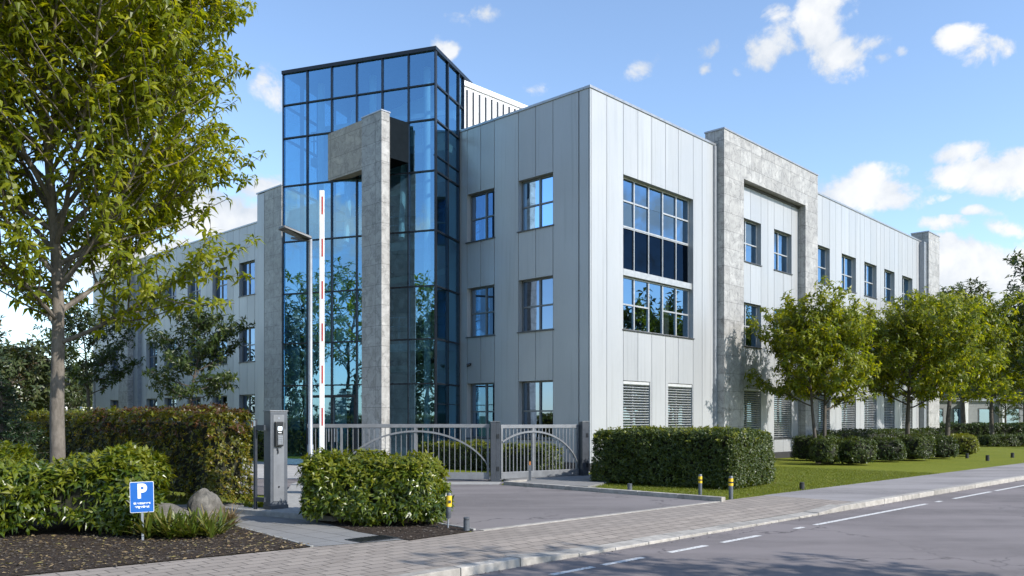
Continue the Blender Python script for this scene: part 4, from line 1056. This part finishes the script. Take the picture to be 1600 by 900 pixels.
shrub('low_hedge', (x, y, -.012), R(6), (4.5,1.5,.75), 1200, 'flat low hedge on the far lawn by the last street tree', 'hedge', 'leaf_hedge', 54, 6, .16, .07, 5)
x, y = (1488-800)/F*57, 57
shrub('low_hedge', (x, y, -.012), R(10), (2.6,1.2,.75), 700, 'bright yellow green low hedge behind the third street tree trunk', 'hedge', 'leaf_yellow', 55, 5, .16, .07, 5)

# ------------------------------------------------------------------ TREES
tree('chestnut_tree', (-8.45,15.5,0), 'large bright green tree rising from behind the laurel bush', 'tree', 5, 'leaf_big', 'bark',
     k=7, L=.225, W=.078, phi=(55,100), droop=.38, jit=(.78,1.22), low=.10, h=11.6, th=2.95, rt=.14, cr=5.0, nprim=50, e0=30, e1=64, sp=.16, curve=.42, zc=.47, sec=.20)
t1 = tree('street_tree', (12.35,33.4,0), 'double trunked street tree nearest the stone portal', 'tree', 61, 'leaf_row', 'bark_dark', 'street trees along the facade lawn',
     k=6, L=.23, W=.095, phi=(40,95), droop=.4, h=5.75, th=2.05, rt=.12, cr=2.6, nprim=40, e0=14, e1=62, sp=.14, stems=2, curve=.3, zc=.36, sec=.18)
t2 = tree('street_tree', (18.2,38.4,0), 'slim street tree with rounded crown above the larger clipped shrub', 'tree', 62, 'leaf_row', 'bark_dark', 'street trees along the facade lawn',
     k=6, L=.24, W=.10, phi=(40,95), droop=.4, h=6.1, th=2.2, rt=.12, cr=3.3, nprim=38, e0=14, e1=62, sp=.15, curve=.3, zc=.36, sec=.19)
t3 = tree('street_tree', (24.1,46.2,0), 'street tree in front of the far stone pier', 'tree', 81, 'leaf_row', 'bark_dark', 'street trees along the facade lawn',
     k=6, L=.30, W=.12, phi=(40,95), droop=.4, h=7.7, th=2.6, rt=.14, cr=3.6, nprim=36, e0=18, e1=64, sp=.2, curve=.3, zc=.40, sec=.24)
t4 = tree('street_tree', (34.4,59.8,0), 'last street tree before the white neighbouring building', 'tree', 82, 'leaf_row', 'bark_dark', 'street trees along the facade lawn',
     k=6, L=.36, W=.15, phi=(40,95), droop=.4, h=9.0, th=2.9, rt=.16, cr=4.0, nprim=34, e0=10, e1=60, sp=.25, curve=.3, zc=.38, sec=.3)
x, y = (288-800)/F*33, 33.0
tree('small_tree', (x,y,0), 'small dark spreading tree in front of the grey wing windows', 'tree', 63, 'leaf_dark', 'bark_dark', None, k=6, L=.24, W=.10, phi=(50,95), droop=.35, h=5.7, th=2.3, rt=.10, cr=1.85, nprim=22, e0=5, e1=50, sp=.16, curve=.15, zc=.3, sec=.2)
x, y = (140-800)/F*40, 40.0
sm2 = tree('small_tree', (x,y,0), 'thin dark tree beside the distant lamp post', 'tree', 64, 'leaf_dark', 'bark_dark', None, k=6, L=.26, W=.11, phi=(50,95), droop=.35, h=6.5, th=2.8, rt=.12, cr=2.4, nprim=20, e0=15, e1=60, sp=.2, curve=.3, zc=.4, sec=.24)
# background trees
bg1 = tree('background_tree', ((1506-800)/F*78,78,0), 'tall pale green tree rising behind the far street trees', 'tree', 65, 'leaf_pale', 'bark_dark', 'trees beyond the lawn', k=6, L=.5, W=.2, h=12.9, th=3, rt=.25, cr=4.6, nprim=28, e0=15, e1=65, sp=.32, curve=.3, sec=.36, tube_k=5)
bg2 = tree('background_tree', ((1622-800)/F*58,58,0), 'dark open crowned tree cut by the picture edge beyond the last street tree', 'tree', 66, 'leaf_dark', 'bark_dark', 'trees beyond the lawn', k=6, L=.42, W=.16, h=12.6, th=3, rt=.22, cr=3.0, nprim=28, e0=15, e1=60, sp=.3, curve=.25, sec=.36, tube_k=5)
for (u, Y, s, rz, lab) in ((1558,84,.82,1.3,'rounded tree in front of the grey flat roofed building'), (1600,72,.62,2.9,'low dark tree between the last street tree and the picture edge'),(1530,95,.9,4.4,'pale tree filling the gap beside the grey flat roofed building'),(1572,76,.5,5.5,'low dark tree in front of the white neighbouring building')):
    c = copy_tree(bg1 if Y > 80 else bg2); c.location = ((u-800)/F*Y,Y,0); c.rotation_euler = (0,0,rz); c.scale = (s,s,s); c['label'] = lab
lt = tree('background_tree', ((45-800)/F*62,62,0), 'ochre tinted tree far behind the tall hedge', 'tree', 67, 'leaf_autumn', 'bark_dark', 'trees beyond the tall hedge', k=6, L=.42, W=.17, h=5.6, th=1.0, rt=.2, cr=3.0, nprim=28, e0=10, e1=60, sp=.28, curve=.3, sec=.32, tube_k=5)
lt2 = tree('background_tree', ((8-800)/F*50,50,0), 'pale green tree far behind the tall hedge', 'tree', 68, 'leaf_pale', 'bark_dark', 'trees beyond the tall hedge', k=6, L=.42, W=.17, h=5.8, th=1.0, rt=.2, cr=3.2, nprim=28, e0=10, e1=60, sp=.28, curve=.3, sec=.32, tube_k=5)
for i, (u, Y, s, src, lab) in enumerate(((85,75,1.05,lt2,'pale distant tree by the white marker posts'), (175,95,1.15,lt,'ochre distant tree between the lamp post and wing'), (130,90,1.1,lt2,'pale distant tree behind the lamp post'), (-60,58,1.2,lt2,'pale tree at the outer edge beyond the conifer'))):
    c = copy_tree(src); c.location = ((u-800)/F*Y,Y,0); c.rotation_euler = (0,0,1.1*i+.5); c.scale = (s,s,s); c['label'] = lab
def conifer(loc, h, r, seed, label, n=26):
    g = np.random.default_rng(seed); rt = empty('conifer', loc, 0, label, 'conifer'); m = MB(); m.tube([(0,0,0),(0,0,h)], [.09,.012], 8)
    P = []; A = []
    for i in range(n*6):
        f = g.uniform(.04,1); z = h*f; az = g.uniform(0,6.28); ln = r*(1-f)**.8*g.uniform(.75,1.1)+.1
        pts = [(math.cos(az)*ln*t, math.sin(az)*ln*t, z - .22*ln*t + .18*ln*t*t) for t in (0,.33,.66,1)]
        m.tube(pts, [.014,.010,.007,.003], 4, False); pts = np.array(pts)
        for t in np.arange(.2,1.02,.07/max(.3,ln)):
            x = min(2.99,t*3); a = int(x); P.append(pts[a]*(1-(x-a))+pts[a+1]*(x-a)); A.append(nrmz(pts[a+1]-pts[a]) + g.normal(0,.35,3))
    m.build('trunk', M['bark_dark'], rt)
    V, T = whorls(np.array(P), np.array(A), 6, .13, .03, g, (25,70), .1); np_mesh('crown', V, T, M['needle'], rt); return rt
conifer(((2-800)/F*19.5,19.5,0), 2.6, 1.5, 71, 'dark bushy conifer at the picture edge before the tall hedge')
conifer(((-20-800)/F*24,24,0), 3.6, 1.6, 72, 'taller dark conifer beyond the bushy one')
# trees on the street's other side and beside the site: they shade the road and show in the glass
sh1 = tree('verge_tree', (8.9,4.9,0), 'tree on the opposite verge shading the road', 'tree', 73, 'leaf_row', 'bark', 'verge trees', k=6, L=.3, W=.12, h=6.7, th=2.6, rt=.13, cr=2.1, nprim=18, e0=15, e1=60, sp=.32, curve=.3, sec=.36, tube_k=5)
for i, (x, y, s) in enumerate(((12.0,4.5,.95),(-31.5,13.5,1.6),(-36,17.5,1.3),(-22.5,6.0,1.0),(-34,8,1.8),(-31,2,1.8),(47,36,1.25),(58,44,1.35),(40,30,1.0),(-24,0,1.3),(70,48,1.4),(52,52,1.2))):
    c = copy_tree(sh1); c.location = (x,y,0); c.rotation_euler = (0,0,i*1.3); c.scale = (s,s,s*1.05); c['label'] = 'street side tree mirrored in the glazing'
for i, (x, y, s) in enumerate(((-33,15.5,1.35),(-28,6,1.3),(42,33,1.4),(48,39,1.7))):
    c = copy_tree(lt2); c.location = (x,y,0); c.rotation_euler = (0,0,i*1.7); c.scale = (s,s,s*1.1); c['label'] = 'bushy tree mirrored in the glazing'; c['group'] = 'verge trees'

# ------------------------------------------------------------------ NEIGHBOURING BUILDINGS
nb = empty('neighbouring_building', ((1535-800)/F*82,82,0), R(-4), 'low white building with dark windows behind the far hedge', 'building')
m = MB(); m.box(-6,9,0,10,0,3.6); m.build('wall', simple('white_render',(.26,.27,.27),.85), nb)
m = MB(); m.box(-6.2,9.2,-.2,10.2,3.6,3.9); m.build('roof', M['coping'], nb)
for i in range(6):
    m = MB(); m.box(-5.2+i*2.4,-3.7+i*2.4,-.03,-.003,.9,2.9); w = m.build('window', M['interior_dark'], nb)
    m = MB(); m.box(-5.1+i*2.4,-3.8+i*2.4,-.04,-.032,1.0,2.8); m.build('pane', M['glass_win'], w)
for i in range(4):
    m = MB(); m.box(-5.6+i*3.6,-5.2+i*3.6,-.6,-.2,0,3.59); m.build('pier', M['white_metal'], nb)
nb2 = empty('grey_building', ((1590-800)/F*108,108,0), R(-3), 'dark grey flat roofed block behind the trees', 'building')
m = MB(); m.box(-5.6,14,0,10,0,14.6); m.build('wall', simple('dark_cladding',(.10,.105,.115),.6), nb2)
m = MB(); m.box(-5.9,14.3,-.3,10.3,14.6,15.1); m.build('roof', M['coping'], nb2)
for i in range(5):
    for z in (2.5,6.5,10.5):
        m = MB(); m.box(-4.6+i*3.6,-2.6+i*3.6,-.05,-.003,z,z+1.9); w = m.build('window', M['frame'], nb2)
        m = MB(); m.box(-4.5+i*3.6,-2.7+i*3.6,-.06,-.052,z+.1,z+1.8); m.build('pane', M['glass_win'], w)

# ------------------------------------------------------------------ LIGHT: sun, sky, clouds
SUN_AZ, SUN_EL = R(-31), R(35)              # azimuth measured from +X towards +Y
S = Vector((math.cos(SUN_EL)*math.cos(SUN_AZ), math.cos(SUN_EL)*math.sin(SUN_AZ), math.sin(SUN_EL)))
sl = bpy.data.lights.new('sun', 'SUN'); sl.energy = 3.7; sl.angle = R(.5); sl.color = (1, .955, .88)
so = bpy.data.objects.new('sun', sl); col.objects.link(so); so.rotation_euler = S.to_track_quat('Z', 'Y').to_euler()
w = bpy.data.worlds.new('World'); sc.world = w; w.use_nodes = True
nt = w.node_tree; nd = nt.nodes; lk = nt.links; bgn = nd['Background']
sky = nd.new('ShaderNodeTexSky'); sky.sky_type = 'NISHITA'; sky.sun_disc = False; sky.sun_elevation = SUN_EL
sky.sun_rotation = math.pi/2 - SUN_AZ; sky.air_density = 1.0; sky.dust_density = .35; sky.ozone_density = 3.0; sky.altitude = 50
def wm(op, a, b=None, c=None):
    n = nd.new('ShaderNodeMath'); n.operation = op
    for i, v in enumerate((a, b, c)):
        if v is None: continue
        if isinstance(v, bpy.types.NodeSocket): lk.new(v, n.inputs[i])
        else: n.inputs[i].default_value = v
    return n.outputs[0]
tc = nd.new('ShaderNodeTexCoord'); gen = tc.outputs['Generated']
sep = nd.new('ShaderNodeSeparateXYZ'); lk.new(gen, sep.inputs[0])
az = wm('ARCTAN2', sep.outputs[0], sep.outputs[1]); el = wm('ARCSINE', sep.outputs[2])
def wnoise(scale, detail, rough, w_=0.0, dist=0.0):
    n = nd.new('ShaderNodeTexNoise'); n.noise_dimensions = '4D'; lk.new(gen, n.inputs['Vector'])
    n.inputs['W'].default_value = w_; n.inputs['Scale'].default_value = scale; n.inputs['Detail'].default_value = detail; n.inputs['Roughness'].default_value = rough; n.inputs['Distortion'].default_value = dist
    return n.outputs['Fac']
na = wm('SUBTRACT', wnoise(9, 3, .55, 1.3), .5); ne = wm('SUBTRACT', wnoise(9, 3, .55, 7.7), .5)
azd = wm('ADD', az, wm('MULTIPLY', na, .09)); eld = wm('ADD', el, wm('MULTIPLY', ne, .06))
def direction(u, v):
    x, z = (u-800)/F, (V0-v)/F; return math.atan2(x, 1), math.atan2(z, math.hypot(x, 1))
clouds = [(1285,30,42,40,1.0),(1310,85,34,30,.95),(1218,62,38,24,.75),(1208,18,22,14,.55),(1352,68,34,18,.6),
          (1510,62,36,16,.8),(1550,82,36,16,.8),(995,108,30,15,.62),(1110,68,26,12,.5),(1345,300,62,30,1.1),(1400,318,38,18,.8),
          (1500,235,44,16,.8),(1530,268,70,20,1.0),(1600,272,50,20,.9),(1565,350,40,16,.85),(1465,357,36,12,.6),(1462,312,18,8,.4),
          (1520,420,90,30,1.2),(1600,430,90,46,1.25),(1500,455,110,34,1.0),(405,292,36,24,.9),(345,345,95,32,1.1),(432,145,26,34,.42),(690,62,26,18,.42),(852,138,30,13,.48),
          (250,400,120,40,.8),(740,15,60,14,.30),(1105,98,16,9,.55),(1165,105,14,9,.5),(1410,85,16,10,.55),(1375,95,12,9,.5),(1405,268,16,8,.5),(1520,330,26,9,.55),(1490,395,60,14,.7)]
extra = [(.9+.35*i, .12 + .035*((i*7)%4), .15, .04, .95) for i in range(14)]
val = None
def blob(a0, e0, ra, re, wgt):
    x = wm('DIVIDE', wm('SUBTRACT', azd, a0), ra); y = wm('DIVIDE', wm('SUBTRACT', eld, e0), re)
    d2_ = wm('ADD', wm('MULTIPLY', x, x), wm('MULTIPLY', y, y))
    return wm('MULTIPLY', wm('POWER', 2.718, wm('MULTIPLY', d2_, -.8)), wgt)
allb = []
for (u, v, ru, rv, wg) in clouds:
    a0, e0 = direction(u, v); allb.append((a0, e0, ru/F*math.cos(a0)**2*1.25, rv/F*math.cos(a0)*1.25, wg))
for (a0, e0, ra, re, wg) in extra:
    a0 = (a0 + math.pi) % (2*math.pi) - math.pi
    allb.append((a0, e0, ra, re, wg))
for b in allb:
    k = blob(*b); val = k if val is None else wm('MAXIMUM', val, k)
det = wnoise(17, 9, .62, 3.1, .4); fine = wnoise(42, 6, .6, 5.5)
dens = wm('ADD', val, wm('MULTIPLY', wm('SUBTRACT', det, .50), 2.3)); dens = wm('ADD', dens, wm('MULTIPLY', wm('SUBTRACT', fine, .5), .8))
dens = wm('MULTIPLY', dens, wm('MINIMUM', 1.0, wm('MULTIPLY', val, 3.5)))
mr = nd.new('ShaderNodeMapRange'); mr.interpolation_type = 'SMOOTHSTEP'; lk.new(dens, mr.inputs['Value'])
mr.inputs['From Min'].default_value = .30; mr.inputs['From Max'].default_value = .74
alpha = wm('MULTIPLY', mr.outputs[0], .97)
shade = nd.new('ShaderNodeValToRGB'); lk.new(wm('ADD', wm('MULTIPLY', wnoise(11, 5, .55, 9.9), .8), wm('MULTIPLY', dens, .18)), shade.inputs[0])
e = shade.color_ramp.elements; e[0].position = .40; e[0].color = (2.2,2.45,2.8,1); e[1].position = .66; e[1].color = (3.75,3.75,3.75,1)
CLOUD = shade
hs = nd.new('ShaderNodeHueSaturation'); lk.new(sky.outputs[0], hs.inputs['Color']); hs.inputs['Saturation'].default_value = .97; hs.inputs['Value'].default_value = .92
mx = nd.new('ShaderNodeMix'); mx.data_type = 'RGBA'; lk.new(alpha, mx.inputs[0]); lk.new(hs.outputs[0], mx.inputs[6]); lk.new(shade.outputs[0], mx.inputs[7])
lk.new(mx.outputs[2], bgn.inputs[0]); bgn.inputs[1].default_value = .175

# ------------------------------------------------------------------ camera and render
cd = bpy.data.cameras.new('camera'); cam = bpy.data.objects.new('camera', cd); col.objects.link(cam)
cam.location = (0, 0, H); cam.rotation_euler = (R(90), 0, 0); cd.sensor_width = 36; cd.lens = 36*F/1600
cd.shift_y = (V0-450)/1600; cd.clip_end = 3000; cd.clip_start = .05
sc.camera = cam
sc.view_settings.view_transform = 'Standard'; sc.view_settings.look = 'None'; sc.view_settings.gamma = 1; sc.view_settings.exposure = 0.75
sc.view_settings.use_curve_mapping = False
sc.cycles.max_bounces = 8; sc.cycles.transparent_max_bounces = 16; sc.cycles.caustics_reflective = False; sc.cycles.caustics_refractive = False
sc.cycles.sample_clamp_indirect = 6
